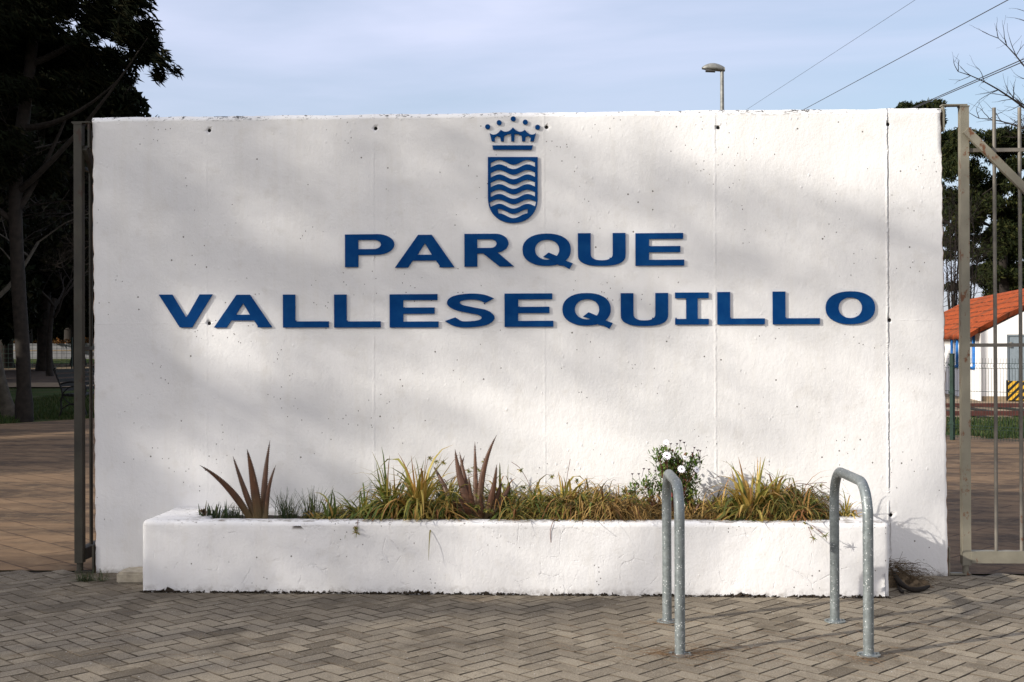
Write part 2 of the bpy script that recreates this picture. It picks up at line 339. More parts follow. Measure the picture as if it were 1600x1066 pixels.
# ------------------------------------------------------------------ sky, sun
SD = Vector((1, .53, -.466)).normalized()       # direction the light travels
w = bpy.data.worlds.new('World'); scn.world = w; w.use_nodes = True; nt = w.node_tree; nt.nodes.clear()
sky = nt.nodes.new('ShaderNodeTexSky'); sky.sky_type = 'NISHITA'; sky.sun_disc = False
sky.sun_elevation = math.asin(-SD.z); sky.sun_rotation = math.atan2(-SD.x, -SD.y) % (2*math.pi)
sky.air_density = 1.0; sky.dust_density = 2.0; sky.ozone_density = 1.0
bg = nt.nodes.new('ShaderNodeBackground'); bg.inputs[1].default_value = .135; ow = nt.nodes.new('ShaderNodeOutputWorld')
tcn = nt.nodes.new('ShaderNodeTexCoord'); mp = nt.nodes.new('ShaderNodeMapping'); mp.inputs['Scale'].default_value = (1.0, 1.0, 5.5); mp.inputs['Rotation'].default_value = (.25, .15, .6)
nz = nt.nodes.new('ShaderNodeTexNoise'); nz.inputs['Scale'].default_value = 2.0; nz.inputs['Detail'].default_value = 6; nz.inputs['Roughness'].default_value = .5; nz.inputs['Distortion'].default_value = .4
rp = nt.nodes.new('ShaderNodeMapRange'); rp.inputs[1].default_value = .34; rp.inputs[2].default_value = .74; rp.inputs[3].default_value = .62; rp.inputs[4].default_value = 1.35
# thin high cloud is whiter towards the left of the view (a broad veil), bluer on the right
sx = nt.nodes.new('ShaderNodeSeparateXYZ'); ad = nt.nodes.new('ShaderNodeMath'); ad.operation = 'MULTIPLY_ADD'; ad.inputs[1].default_value = -.30; ad.use_clamp = True
ay = nt.nodes.new('ShaderNodeMath'); ay.operation = 'MULTIPLY_ADD'; ay.inputs[1].default_value = -.45   # unseen whiter sky added behind the viewer to make the fill brighter and more neutral
mx = nt.nodes.new('ShaderNodeMix'); mx.data_type = 'RGBA'; mx.inputs[7].default_value = (4.35, 4.55, 5.9, 1)
L = nt.links.new
L(tcn.outputs['Generated'], mp.inputs[0]); L(mp.outputs[0], nz.inputs['Vector']); L(nz.outputs['Fac'], rp.inputs[0])
L(tcn.outputs['Generated'], sx.inputs[0]); L(sx.outputs[0], ad.inputs[0]); L(sx.outputs[1], ay.inputs[0]); L(rp.outputs[0], ay.inputs[2]); L(ay.outputs[0], ad.inputs[2])
cm_ = nt.nodes.new('ShaderNodeMix'); cm_.data_type = 'RGBA'; cm_.inputs[6].default_value = (4.3, 4.6, 5.9, 1); cm_.inputs[7].default_value = (5.0, 4.95, 5.25, 1)
bk = nt.nodes.new('ShaderNodeMath'); bk.operation = 'MULTIPLY_ADD'; bk.inputs[1].default_value = -1.4; bk.inputs[2].default_value = .25; bk.use_clamp = True
L(sx.outputs[1], bk.inputs[0]); L(bk.outputs[0], cm_.inputs[0]); L(cm_.outputs[2], mx.inputs[7])
L(ad.outputs[0], mx.inputs[0]); L(sky.outputs[0], mx.inputs[6]); L(mx.outputs[2], bg.inputs[0]); L(bg.outputs[0], ow.inputs[0])
sl = bpy.data.lights.new('sun', 'SUN'); sl.energy = 4.7; sl.angle = R_(.53); sl.color = (1, .94, .85)
so = bpy.data.objects.new('sun', sl); COL.objects.link(so); so.rotation_euler = SD.to_track_quat('-Z', 'Y').to_euler()
scn.view_settings.view_transform = 'Standard'; scn.view_settings.look = 'None'; scn.view_settings.exposure = 0.40; scn.view_settings.gamma = 1
scn.render.engine = 'CYCLES'

# ------------------------------------------------------------------ ground
def sheet(name, poly, z, mat, follow=False, kind='structure'):
    me = bpy.data.meshes.new(name); me.from_pydata([(x, y, z+(terr(x, y) if follow else 0)) for x, y in poly], [], [tuple(range(len(poly)))])
    return tag(link(name, me, mat), kind=kind)
xs = [-260, -150, -90, -60, -40, -30, -24, -20, -16, -13, -10, -7, -5, -3, -1, 2, 6, 12, 20, 30, 45, 70, 120, 260]
ys = [-60, -30, -10, 0, 8.3, 15, 22, 28, 31, 34, 38, 42, 46, 50, 55, 60, 66, 73, 82, 92, 105, 130, 180, 260, 420]
mb = MB(); W_ = len(xs)
mb.add([(x, y, terr(x, y)-.045) for y in ys for x in xs], [(j*W_+i, j*W_+i+1, (j+1)*W_+i+1, (j+1)*W_+i) for j in range(len(ys)-1) for i in range(W_-1)])
tag(mb.build('ground', M['grass']), kind='structure')
def band(name, x0, x1, ya, yb, mat, dz):   # a strip across that follows the terrain
    mb = MB(); n = 24; xx = [x0+(x1-x0)*i/n for i in range(n+1)]
    mb.add([(x, ya(x), terr(x, ya(x))+dz) for x in xx]+[(x, yb(x), terr(x, yb(x))+dz) for x in xx], [(i, i+1, n+2+i, n+1+i) for i in range(n)])
    return tag(mb.build(name, mat), kind='structure')
sheet('park_path', [(-40, 8.36), (40, 8.36), (40, 19.2), (9, 20.2), (2, 23), (-2, 30), (-7, 30.6), (-9.6, 29.5), (-10.2, 26.5), (-11.5, 24.3), (-16, 22.4), (-40, 18)], -.004, M['path'])
sheet('pavement_bed', [(-14, -6), (14, -6), (14, 8.36), (-14, 8.36)], -.012, M['sand'])
# herringbone pavers, each laid a hair differently
mb = MB(); A = R_(47); ca, sa = math.cos(A), math.sin(A); g = .0034; bw = .1
for i in range(-150, 150):
    for j in range(-150, 150):
        r = (i-j) % 4
        if r == 0: x0, y0, x1, y1 = i, j, i+2, j+1
        elif r == 3: x0, y0, x1, y1 = i, j, i+1, j+2
        else: continue
        cx, cy = (x0+x1)/2*bw, (y0+y1)/2*bw; X, Y = cx*ca-cy*sa, cx*sa+cy*ca+2
        if not (-7.5 < X < 7.5 and -3 < Y < 8.32): continue
        hx, hy = (x1-x0)/2*bw-g, (y1-y0)/2*bw-g; c = .0028
        zt = rng.uniform(-.0018, .0006); tx, ty = rng.uniform(-.008, .008), rng.uniform(-.008, .008); ro = rng.uniform(-.012, .012)
        vs = []
        for (k, zz) in ((0, -.02), (0, -.003), (c, 0)):
            for (a, b) in ((-1, -1), (1, -1), (1, 1), (-1, 1)):
                px_, py_ = a*(hx-k), b*(hy-k); q1 = px_-py_*ro; q2 = py_+px_*ro
                vs.append((X+q1*ca-q2*sa, Y+q1*sa+q2*ca, min(zt+zz+q1*tx+q2*ty, .003)))
        fs = [(8, 9, 10, 11)]
        for a in range(4):
            b = (a+1) % 4; fs += [(a, b, 4+b, 4+a), (4+a, 4+b, 8+b, 8+a)]
        if Y+.1 > 8.25 and -3.3 < X < 2.7 and Y > 8.33: continue
        mb.add(vs, fs)
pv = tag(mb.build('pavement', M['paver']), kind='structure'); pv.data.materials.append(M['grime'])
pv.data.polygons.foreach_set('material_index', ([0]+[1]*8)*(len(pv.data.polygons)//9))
# left: tan path strips and mulch bed beyond the lawn; right: gravel yard
def TY(px, py):  # distance y of a pixel row on the raised left terrain
    d = ray(px, py); t = 5.0
    for _ in range(4000):
        p = EYE+d*t
        if p.z <= terr(p.x, p.y): return p.y
        t += .05
    return p.y
y1, y2, y3, y4, y5 = TY(60, 605), TY(60, 598), TY(60, 577), TY(60, 569), TY(60, 560)
band('far_footpath', -70, -3, lambda x: y1, lambda x: y2, M['gravel'], .004)
band('mulch_bed', -70, -3, lambda x: y2, lambda x: y3, M['mulch'], .004)
band('outer_footpath', -90, -3, lambda x: y3, lambda x: y4, M['gravel'], .006)
yr0, yr1 = gr(1540, 656).y, gr(1540, 600).y
band('gravel_yard', 2, 60, lambda x: yr0, lambda x: 60, M['gravel'], -.02)

# ------------------------------------------------------------------ entrance wall
def roughen(bm, step, amp, sc, lo, hi, seed=0, axes=(0, 1, 2)):
    for ax in axes:
        n = int((hi[ax]-lo[ax])/step)
        for i in range(1, n+1):
            co = [0, 0, 0]; co[ax] = lo[ax]+(hi[ax]-lo[ax])*i/(n+1); no = [0, 0, 0]; no[ax] = 1
            bmesh.ops.bisect_plane(bm, geom=bm.verts[:]+bm.edges[:]+bm.faces[:], plane_co=co, plane_no=no)
    bm.normal_update()
    for v in bm.verts:
        p = v.co*sc+Vector((seed, 0, 0)); d = noise.noise(p)*amp+noise.noise(p*3.1)*amp*.5+noise.noise(p*9)*amp*.35
        v.co += v.normal*d
X0b, X0t, X1b, X1t, HT, TH = -3.209, -3.225, 2.598, 2.567, 3.141, .26
bm = bmesh.new(); cf = .03
prof = [(WY, -.02), (WY, HT-cf), (WY+.022, HT), (WY+TH-.02, HT), (WY+TH, HT-.02), (WY+TH, -.02)]
def xl(z): return X0b+(X0t-X0b)*max(z, 0)/HT
def xr(z): return X1b+(X1t-X1b)*max(z, 0)/HT
Lv = [bm.verts.new((xl(z), y, z)) for y, z in prof]; Rv = [bm.verts.new((xr(z), y, z)) for y, z in prof]
bm.faces.new(Lv); bm.faces.new(Rv[::-1])
for i in range(6):
    j = (i+1) % 6; bm.faces.new((Lv[j], Lv[i], Rv[i], Rv[j]))
bmesh.ops.recalc_face_normals(bm, faces=bm.faces[:])
vert = [e for e in bm.edges if abs(e.verts[0].co.y-WY) < 1e-6 and abs(e.verts[1].co.y-WY) < 1e-6 and abs(e.verts[0].co.z-e.verts[1].co.z) > 1]
bmesh.ops.bevel(bm, geom=vert, offset=.006, segments=1, affect='EDGES')
roughen(bm, .034, .0022, 3.0, (X0t, WY, 0), (X1b, WY+TH, HT))
for v in bm.verts:   # chipped arrises
    e = max(0, 1-min(abs(v.co.x-xl(v.co.z)), abs(v.co.x-xr(v.co.z)))/.02)
    if e > 0 and v.co.y < WY+.02: v.co.x += (1 if v.co.x < 0 else -1)*e*max(0, noise.noise(v.co*21)+.25)*.014
    if v.co.z > HT-.05: v.co.z += noise.noise(v.co*Vector((6, 6, 6)).x)*.005+noise.noise(v.co*22)*.003
for f in bm.faces:
    f.smooth = True
    if abs(f.normal.x) > .6: f.material_index = 1
me = bpy.data.meshes.new('concrete_slab'); bm.to_mesh(me); bm.free()
me.materials.append(M['wall']); me.materials.append(M['chip'])
wallT = thing('entrance_wall', (-.3, WY, 0), 'long white painted concrete wall carrying the blue crest and park name', 'wall')
slab = link('concrete_slab', me, None, wallT, world=True)
holes = [(327, 204), (587, 201), (854, 199), (1122, 199.5), (1387.5, 194.5), (1390, 500.5), (1392, 805), (327, 505.5)]
cb = MB(); hp = [at(a, b, WY) for a, b in holes]
for p in hp: cb.tube([p-Vector((0, .03, 0)), p+Vector((0, .07, 0))], .013, 14)
cut = link('cutter', cb.mesh('cutter'), M['hole'])
md = slab.modifiers.new('b', 'BOOLEAN'); md.operation = 'DIFFERENCE'; md.object = cut; md.solver = 'EXACT'
bpy.context.view_layer.update()
ev = slab.evaluated_get(bpy.context.evaluated_depsgraph_get()); nm = bpy.data.meshes.new_from_object(ev)
slab.modifiers.clear(); slab.data = nm
bpy.data.objects.remove(cut)
for p in hp:
    t = MB(); t.tube([p+Vector((0, .006, 0)), p+Vector((0, .05, 0))], .0125, 14); t.build('tie_hole', M['hole'], wallT, True)

# raised lettering ----------------------------------------------------
LD = .010
def solid2d(outer, inners, fpos, y0, y1, n=None):
    """flat outline with holes, mapped by fpos(u,v)->(x,z), between depths y0 (front) and y1"""
    cu = bpy.data.curves.new('c', 'CURVE'); cu.dimensions = '2D'; cu.fill_mode = 'BOTH'; cu.extrude = abs(y1-y0)/2
    for loop in [outer]+inners:
        sp = cu.splines.new('POLY'); sp.points.add(len(loop)-1)
        for q, (u, v) in zip(sp.points, loop):
            x, z = fpos(u, v); q.co = (x, z, 0, 1)
        sp.use_cyclic_u = True
    o = bpy.data.objects.new('c', cu); COL.objects.link(o); bpy.context.view_layer.update()
    me = bpy.data.meshes.new_from_object(o.evaluated_get(bpy.context.evaluated_depsgraph_get()))
    bpy.data.objects.remove(o)
    me.transform(Matrix.Translation((0, (y0+y1)/2, 0)) @ Matrix.Rotation(math.pi/2, 4, 'X'))
    return me
def join(meshes):
    bm = bmesh.new()
    for q in meshes: bm.from_mesh(q)
    o = meshes[0]; bm.to_mesh(o); bm.free(); return o
def arc(cx, cy, rx, ry, a0, a1, n=14, p=2.0):
    r = []
    for i in range(n+1):
        a = R_(a0+(a1-a0)*i/n); c, s = math.cos(a), math.sin(a)
        r.append((cx+rx*math.copysign(abs(c)**(2/p), c), cy+ry*math.copysign(abs(s)**(2/p), s)))
    return r
def stroke(pts, tx, ty):
    """outline of a centre line with different horizontal/vertical stroke weight"""
    P = [Vector((a/tx, b/ty)) for a, b in pts]; Lf, Rt = [], []
    for i, p in enumerate(P):
        t = (P[min(i+1, len(P)-1)]-P[max(i-1, 0)]).normalized(); nn = Vector((-t.y, t.x))
        Lf.append(((p.x+nn.x)*tx, (p.y+nn.y)*ty)); Rt.append(((p.x-nn.x)*tx, (p.y-nn.y)*ty))
    return Lf+Rt[::-1]
def catmull(pts, n=8):
    r = []; P = [pts[0]]+pts+[pts[-1]]
    for i in range(1, len(P)-2):
        a, b, c, d = [Vector(q) for q in P[i-1:i+3]]
        for k in range(n):
            t = k/n; r.append(tuple(.5*((2*b)+(c-a)*t+(2*a-5*b+4*c-d)*t*t+(3*b-a-3*c+d)*t**3)))
    r.append(tuple(pts[-1])); return r
QO = arc(48, 55, 48, 45.5, 0, 360, 40, 2.25)[:-1]; QI = arc(49, 55, 24, 28, 0, 360, 32, 2.1)[:-1]
SP = catmull([(90, 79), (72, 89), (48, 91.5), (22, 86), (14, 73), (24, 60), (50, 51), (76, 43), (86.5, 28), (76, 14), (48, 8.5), (24, 10.5), (7, 24)], 6)
GL = {
 'P': ([(0,0),(27,0),(27,37),(62,37)]+arc(66, 69, 34, 31.5, -90, 90, 16)+[(0,100)], [[(27,55),(58,55)]+arc(58, 69, 15, 14, -90, 90, 10)+[(27,83)]]),
 'A': ([(0,0),(22,0),(30,21),(69,21),(77,0),(100,0),(62,100),(39,100)], [[(38,39),(62,39),(50.5,74)]]),
 'R': ([(0,0),(26,0),(26,40),(38,40),(71,0),(100,0),(67,43)]+arc(62, 71, 27, 29, -62, 90, 14)+[(0,100)], [[(26,57),(53,57)]+arc(53, 70, 12, 13, -90, 90, 10)+[(26,83)]]),
 'U': ([(0,100),(27,100),(27,40)]+arc(50, 36, 23, 19, 180, 360, 14, 2.4)+[(73,100),(100,100)]+arc(50, 36, 50, 36, 360, 180, 22, 2.7), []),
 'E': ([(0,0),(100,0),(100,18),(28,18),(28,41),(92,41),(92,60),(28,60),(28,82),(98,82),(98,100),(0,100)], []),
 'V': ([(0,100),(25,100),(51,29),(76,100),(100,100),(62,0),(39,0)], []),
 'L': ([(0,0),(100,0),(100,18.5),(27,18.5),(27,100),(0,100)], []),
 'I': ([(0,0),(100,0),(100,18),(67,18),(67,82),(100,82),(100,100),(0,100),(0,82),(33,82),(33,18),(0,18)], []),
 'O': (arc(50, 50, 50, 50, 0, 360, 44, 2.25)[:-1], [arc(50, 50, 24, 31, 0, 360, 32, 2.1)[:-1]]),
 'S': (stroke(SP, 13.5, 9.2), []),
 'Q': (QO, [QI]),
}
QT = [(41, 35), (52, 47), (75, 33), (85, 24), (100, 16), (93, 0), (82, 9), (72, 11), (58, 27)]
words = [('P',539,366,616,417.6),('A',617,366.6,710,418.4),('R',725.7,365,803,417),('Q',816.5,365,895,421),('U',903,364,977.5,415.7),('E',993,364,1069,415.4),
 ('V',248,460,332,512),('A',334,460.4,425,512),('L',442,460,513.5,512),('L',522,460,594.5,512),('E',608.8,459.6,685,512),('S',698,459,772.6,511.4),('E',788.4,458.4,864.5,511),
 ('Q',878.8,458,957.5,514.4),('U',970,457.8,1044,509.7),('I',1055,457,1107.5,507.5),('L',1121,456,1195,507.3),('L',1207.6,455.3,1281,507),('O',1290.5,455,1367.4,507)]
YF = WY-LD-.003
for i, (ch, a, b, c_, d) in enumerate(words):
    p0, p1 = at(a, d, YF), at(c_, b, YF)
    fp = lambda u, v: (p0.x+(p1.x-p0.x)*u/100, p0.z+(p1.z-p0.z)*v/100)
    o, ins = GL[ch]; me = solid2d(o, ins, fp, YF, YF+LD)
    if ch == 'Q': me = join([me, solid2d(QT, [], fp, YF-.0015, YF+LD+.0015)])
    # little studs that hold the letter off the wall
    st = MB(); bb = [v.co for v in me.vertices]; mx_ = sum((v for v in bb), Vector())/len(bb)
    for k in (0, len(bb)//3): 
        q = bb[k]; q = q.lerp(mx_, .06); st.box((q.x-.004, YF+LD, q.z-.004), (q.x+.004, WY+.004, q.z+.004))
    me = join([me, st.mesh('s')])
    o = link('letter', me, M['blue'], wallT, True)
    o['label'] = 'raised blue capital letter %s in the %s word' % (ch, 'upper' if i < 6 else 'lower')
# crest
def C(u, v): p = at(700+u*.1876, 160+v*.1876, YF); return p.x, p.z
cr = thing('crest', (at(800, 250, WY).x+.3, 0, .0), '', '')
for k in ('label', 'category'):
    if k in cr: del cr[k]
cr.parent = wallT; cr.location = (0, 0, 0)
wave = lambda x: -20*math.cos(2*math.pi*(x-427)/235)
outer = [(332, 455), (747, 455), (747, 800)]+arc(540, 800, 207, 205, 0, 180, 30, 2.15)[1:-1]+[(332, 800)]
inn = []
def half(y): return 184 if y < 800 else 184*max(0, 1-((y-800)/178)**2.15)**(1/2.15)
for y0 in (499, 583, 664, 746, 828, 908):
    h = min(half(y0-10), half(y0+40)*1.04+6)
    xa, xb = 540-h, 540+h; n = 26; X = [xa+(xb-xa)*i/n for i in range(n+1)]
    up = [(x, y0+wave(x)) for x in X]; lo = [(x, y0+37+wave(x)) for x in X]
    if y0 > 800: # slanted ends where the rounded border cuts in
        up2 = [(540+(x-540)*1.06, y) for x, y in up]; up = up2
    inn.append(up+lo[::-1])
shield = link('shield', solid2d(outer, inn, C, YF, YF+LD), M['blue'], cr, True)
tips = [(347, 255), (440, 228), (541, 209), (640, 228), (733, 255)]; top = []
for a, b in zip(tips[:-1], tips[1:]):
    for i in range(8):
        t = i/8; top.append((a[0]+(b[0]-a[0])*t, a[1]+(b[1]-a[1])*t+26*math.sin(math.pi*t)**.8))
top.append(tips[-1])
bot = [(714,325),(686,325),(689,292),(668,279),(646,288),(642,325),(617,325),(613,280),(585,265),(555,262),(553,325),(527,325),(525,262),(495,266),(466,282),(466,325),(441,325),(434,288),(412,280),(388,292),(392,325),(364,325)]
link('crown', join([solid2d(top+bot, [], C, YF, YF+LD), solid2d([(369,358),(707,358),(698,394),(376,394)], [], C, YF, YF+LD)]), M['blue'], cr, True)
for u, v in ((330,203),(426,169),(543,137),(644,165),(746,207)):
    link('crown_ball', solid2d(arc(u, v, 21, 21, 0, 360, 20)[:-1], [], C, YF, YF+LD), M['blue'], cr, True)

# ------------------------------------------------------------------ planter
pT = thing('planter', (-.32, 7.6, 0), 'low white rendered concrete planter box in front of the wall', 'planter')
bm = bmesh.new(); PH = .452; yl, yr = 7.615, 7.535; xa, xb = -2.655, 2.012
oi = [(-2.27, yl+.10), (1.76, yr+.11), (1.76, 8.2), (-2.27, 8.2)]; oo = [(xa, yl), (xb, yr), (xb, WY-.003), (xa, WY-.003)]
V1 = [bm.verts.new((x, y, -.02)) for x, y in oo]; V2 = [bm.verts.new((x, y, PH+(.008 if x > 0 else 0))) for x, y in oo]
V3 = [bm.verts.new((x, y, PH+(.008 if x > 0 else 0))) for x, y in oi]; V4 = [bm.verts.new((x, y, PH-.12)) for x, y in oi]
for i in range(4):
    j = (i+1) % 4
    bm.faces.new((V1[i], V1[j], V2[j], V2[i])); bm.faces.new((V2[i], V2[j], V3[j], V3[i])); bm.faces.new((V3[i], V3[j], V4[j], V4[i]))
bm.faces.new(V4)
bmesh.ops.recalc_face_normals(bm, faces=bm.faces[:])
eg = [e for e in bm.edges if (e.verts[0] in V2 and e.verts[1] in V2 and not (e.verts[0].co.y > 8.2 and e.verts[1].co.y > 8.2)) or (e.verts[0].co.y < 8 and abs(e.verts[0].co.z-e.verts[1].co.z) > .3)]
bmesh.ops.bevel(bm, geom=eg, offset=.03, segments=4, affect='EDGES', profile=.5)
roughen(bm, .03, .004, 4.0, (xa, yl, 0), (xb, WY, PH), 5)
for f in bm.faces: f.smooth = True
me = bpy.data.meshes.new('trough'); bm.to_mesh(me); bm.free(); link('trough', me, M['planter'], pT, True)
mb = MB(); nx, ny = 120, 14
vs = [(-2.268+(4.026)*i/nx, 7.66+.54*j/ny, PH-.045+.03*noise.noise(Vector((i*.3, j*.3, 0)))) for j in range(ny+1) for i in range(nx+1)]
vs = [(x, max(y, yl+.102+(x+2.27)/4.03*(-.07)), z) for x, y, z in vs]
mb.add(vs, [(j*(nx+1)+i, j*(nx+1)+i+1, (j+1)*(nx+1)+i+1, (j+1)*(nx+1)+i) for j in range(ny) for i in range(nx)]); mb.build('soil', M['soil'], pT, True)

# ------------------------------------------------------------------ plants in the planter
def clump(mb, c, n, L, wd, lift=(20, 85), droop=1.0, az=None, seg=7, azr=180, bent=.0):
    for _ in range(n):
        hang = rng.random(); a = R_(rng.uniform(-180, 180) if az is None else rng.gauss(az, azr)); e = R_(rng.uniform(*lift)); l = L*rng.uniform(.55, 1.1)
        d = Vector((math.cos(a)*math.cos(e), math.sin(a)*math.cos(e)*.7, math.sin(e)))
        p = Vector(c)+Vector((rng.gauss(0, .02), rng.gauss(0, .015), 0)); pts = [p.copy()]; st = l/(seg-1); k = droop*rng.uniform(.5, 1.4)
        kink = rng.randrange(2, seg) if rng.random() < bent else -1
        sw = Vector((rng.gauss(0, .1), rng.gauss(0, .1), 0))
        for i in range(seg-1):
            d = d+Vector((0, 0, -k*.16*(i+1)/seg*2))+sw*.3
            if i == kink: d = d+Vector((d.x, d.y, -1.2))
            d.normalize(); p = p+d*st
            if p.z < PH+.008 and p.y < 7.67 and c[2] > .3 and abs(p.x) < 2.7 and hang > .04: p.z = PH+.008+rng.random()*.01; p.y = max(p.y, 7.57)
            if p.y > WY-.012: p.y = WY-.012-rng.random()*.004
            if p.z < PH-.02 and p.y > 7.66 and abs(p.x) < 2.6 and c[2] > .3: p.z = PH-.02+rng.random()*.03
            pts.append(p.copy())
        w0 = wd*rng.uniform(.6, 1.2); wid = [w0*(.75+.25*math.sin(math.pi*min(1, i/(seg-1)*1.6)))*(1-(i/(seg-1))**3)+.0006 for i in range(seg)]
        mb.strip(pts, wid, Vector((-math.sin(a), math.cos(a), .1*rng.gauss(0, 1))), rng.random(), .3)
def tuft(mb, c, r, n=16, w=.0022):
    for _ in range(n):
        d = Vector((rng.gauss(0, 1), rng.gauss(0, 1), rng.gauss(0, 1))).normalized(); e = Vector(c)+d*r*rng.uniform(.6, 1.1)
        m_ = (Vector(c)+e)*.5+Vector((0, 0, r*.12)); mb.strip(bez(c, m_, e, 4), [w*.7, w, w*.7, .0003], d.orthogonal(), rng.random(), .2)
BZ = PH-.03
SPG = 'spider plants along the planter'
spec = [  # px, depth, blades, length, half width, material, label
 (518, 7.80, 22, .17, .0045, 'blade', 'small yellow-green strap-leaved tuft, first one right of the thin grass'),
 (566, 7.84, 50, .24, .0045, 'blade', 'low green strap-leaved clump with long thin blades fanning to the left'),
 (612, 7.90, 75, .34, .0060, 'blade', 'big green strap-leaved clump, broad and bushy, left of the tall yellow one'),
 (655, 7.88, 70, .40, .0070, 'bladey', 'tall yellow strap-leaved clump whose blades reach highest left of the middle aloe'),
 (700, 7.84, 55, .27, .0055, 'blade', 'olive clump at the left foot of the middle aloe'),
 (788, 7.98, 55, .30, .0060, 'blade', 'olive clump at the right foot of the middle aloe'),
 (842, 7.86, 60, .28, .0050, 'blade', 'green clump above the hanging dry roots'),
 (888, 7.92, 70, .32, .0062, 'bladey', 'yellow-tipped clump with upright blades between the hanging roots and the dry grass'),
 (925, 7.82, 45, .27, .0050, 'blade', 'green clump spilling onto the rim just left of the dry brown mound'),
 (1122, 7.94, 40, .22, .0050, 'bladey', 'low yellow clump just right of the first bike stand'),
 (1172, 7.82, 60, .32, .0095, 'bladey', 'bright yellow broad-bladed clump in front of the bush shadow'),
 (1205, 7.92, 60, .30, .0075, 'bladey', 'golden clump leaning right beside the bright yellow one'),
 (1250, 7.88, 50, .24, .0045, 'blade', 'olive brown clump left of the second bike stand'),
 (1322, 7.86, 30, .16, .0040, 'bladey', 'little golden tuft at the right end of the soil, beyond the second bike stand'),
]
for px_, Y, n, L_, wd, mt, lab in spec:
    b = at(px_, 811, Y); b.z = BZ; T = thing('spider_plant', b, lab, 'plant', SPG); n = int(n*1.9); L_ *= 1.36; wd *= 1.75
    mb = MB(); clump(mb, b, n, L_, wd, (10, 80), 2.3, bent=.2, seg=8)
    if 600 < px_ < 700 or 1160 < px_ < 1215: clump(mb, b, n//8, L_*.95, wd*.8, (58, 86), .5)
    if px_ in (612, 655, 700, 842, 888): clump(mb, b+Vector((0, -.03, 0)), 60, L_*.85, wd*.9, (15, 70), 3.6, bent=.2, seg=8)
    if px_ == 566: clump(mb, b, 35, .32, .003, (15, 50), 1.0, az=180, azr=25)
    if px_ == 1205: clump(mb, b, 26, .34, .0085, (12, 40), .8, az=0, azr=25)
    clump(mb, b, n//2, L_*.6, wd*.8, (0, 40), 1.8)
    mb.build('blades', M[mt], T, True)
# dry mat between
mbb = MB()
HPX = [330, 480, 520, 560, 600, 640, 700, 760, 800, 850, 900, 950, 1000, 1035, 1075, 1150, 1180, 1220, 1260, 1300, 1330]
HPY = [.03, .05, .09, .14, .20, .24, .22, .23, .23, .20, .21, .17, .13, .07, .09, .12, .15, .17, .14, .07, .04]
mb = MB()
for _ in range(240):
    px_ = rng.choice([rng.uniform(500, 1040), rng.uniform(680, 1030), rng.uniform(880, 1030), rng.uniform(1070, 1300), rng.uniform(1070, 1270)])
    if 540 < px_ < 690 and rng.random() < .5: continue
    Y = rng.uniform(7.70, 8.16); b = at(px_, 811, Y); hh = float(np.interp(px_, HPX, HPY))*rng.uniform(.5, 1.25)*(1.05+.9*noise.noise(Vector((px_*.03, 3, 0))))
    if 708 < px_ < 778 and Y < 7.93: continue
    b.z = BZ+.01; tgt = mbb if 905 < px_ < 1125 else mb
    for k in range(3): clump(tgt, b+Vector((rng.gauss(0, .035), rng.gauss(0, .02), rng.random()*hh*.35)), 14, .08+hh*1.25, rng.choice((.0025, .0035, .0050)), (-5, 66), 3.2, seg=7, bent=.25)
tag(mb.build('dry_grass', M['dry']), 'matted dry brown and olive grass filling the soil between the clumps', 'grass', kind='stuff')
tag(mbb.build('brown_grass', M['dryb']), 'matted brown dry grass mound around the daisy bush', 'grass', kind='stuff')
mb = MB()
for _ in range(150):
    px_ = rng.choice([rng.uniform(690, 830), rng.uniform(930, 1010), rng.uniform(1080, 1310), rng.uniform(820, 900)])
    b = at(px_, rng.uniform(775, 812), rng.uniform(7.70, 7.95)); tuft(mb, b, rng.uniform(.022, .04), 18, .0028)
for (px_, py_) in ((672, 717), (681, 722), (693, 724), (757, 722), (813, 736), (733, 737), (748, 735), (741, 732), (862, 746), (902, 752), (1222, 768), (1232, 770), (1242, 767), (1216, 764)):
    tuft(mb, at(px_, py_, 8.0), .028, 20, .0026)
for _ in range(60): tuft(mb, at(rng.choice([rng.uniform(780, 850), rng.uniform(690, 730), rng.uniform(900, 1010), rng.uniform(1210, 1290)]), rng.uniform(755, 795), rng.uniform(7.8, 8.05)), rng.uniform(.02, .035), 16, .0026)
tag(mb.build('trailing_succulent', M['blade']), 'carpet of small starry olive rosettes creeping over the soil', 'ground cover', kind='stuff')
# thin upright grass between first aloe and the first tuft
for (px_, n, l, lab) in ((443, 26, .20, 'wispy grey-green grass tuft just right of the large left aloe'), (488, 24, .22, 'wispy grey-green grass tuft with two tall straws, second from the left aloe'), (468, 18, .13, 'short wispy grass tuft between the two taller wispy ones'), (372, 26, .10, 'dark short grass growing under the left aloe leaves')):
    b = at(px_, 811, 7.9); b.z = BZ; T = thing('grass_tuft', b, lab, 'grass tuft', 'wispy grass tufts in the planter'); mb = MB()
    for k in range(3): clump(mb, b+Vector((rng.gauss(0, .05), 0, 0)), n, l, .0016, (45, 88), .5, seg=6)
    mb.build('blades', M['thin'], T, True)
b = at(340, 808, 7.86); T = thing('leafy_weed', b, 'small dark green leafy weed at the far left end of the soil', 'weed'); mb = MB()
for dx in (-.08, -.05, -.01, .04): clump(mb, b+Vector((dx, 0, -.01)), 12, .12, .007, (10, 85), .5, seg=5)
mb.build('leaves', M['thin'], T, True)
b = at(318, 801, 7.84); T = thing('dried_flower_head', b, 'pale dried seed head on the left end of the soil', 'seed head'); mb = MB(); tuft(mb, b, .035, 90, .003); mb.build('bracts', M['palm'], T, True)

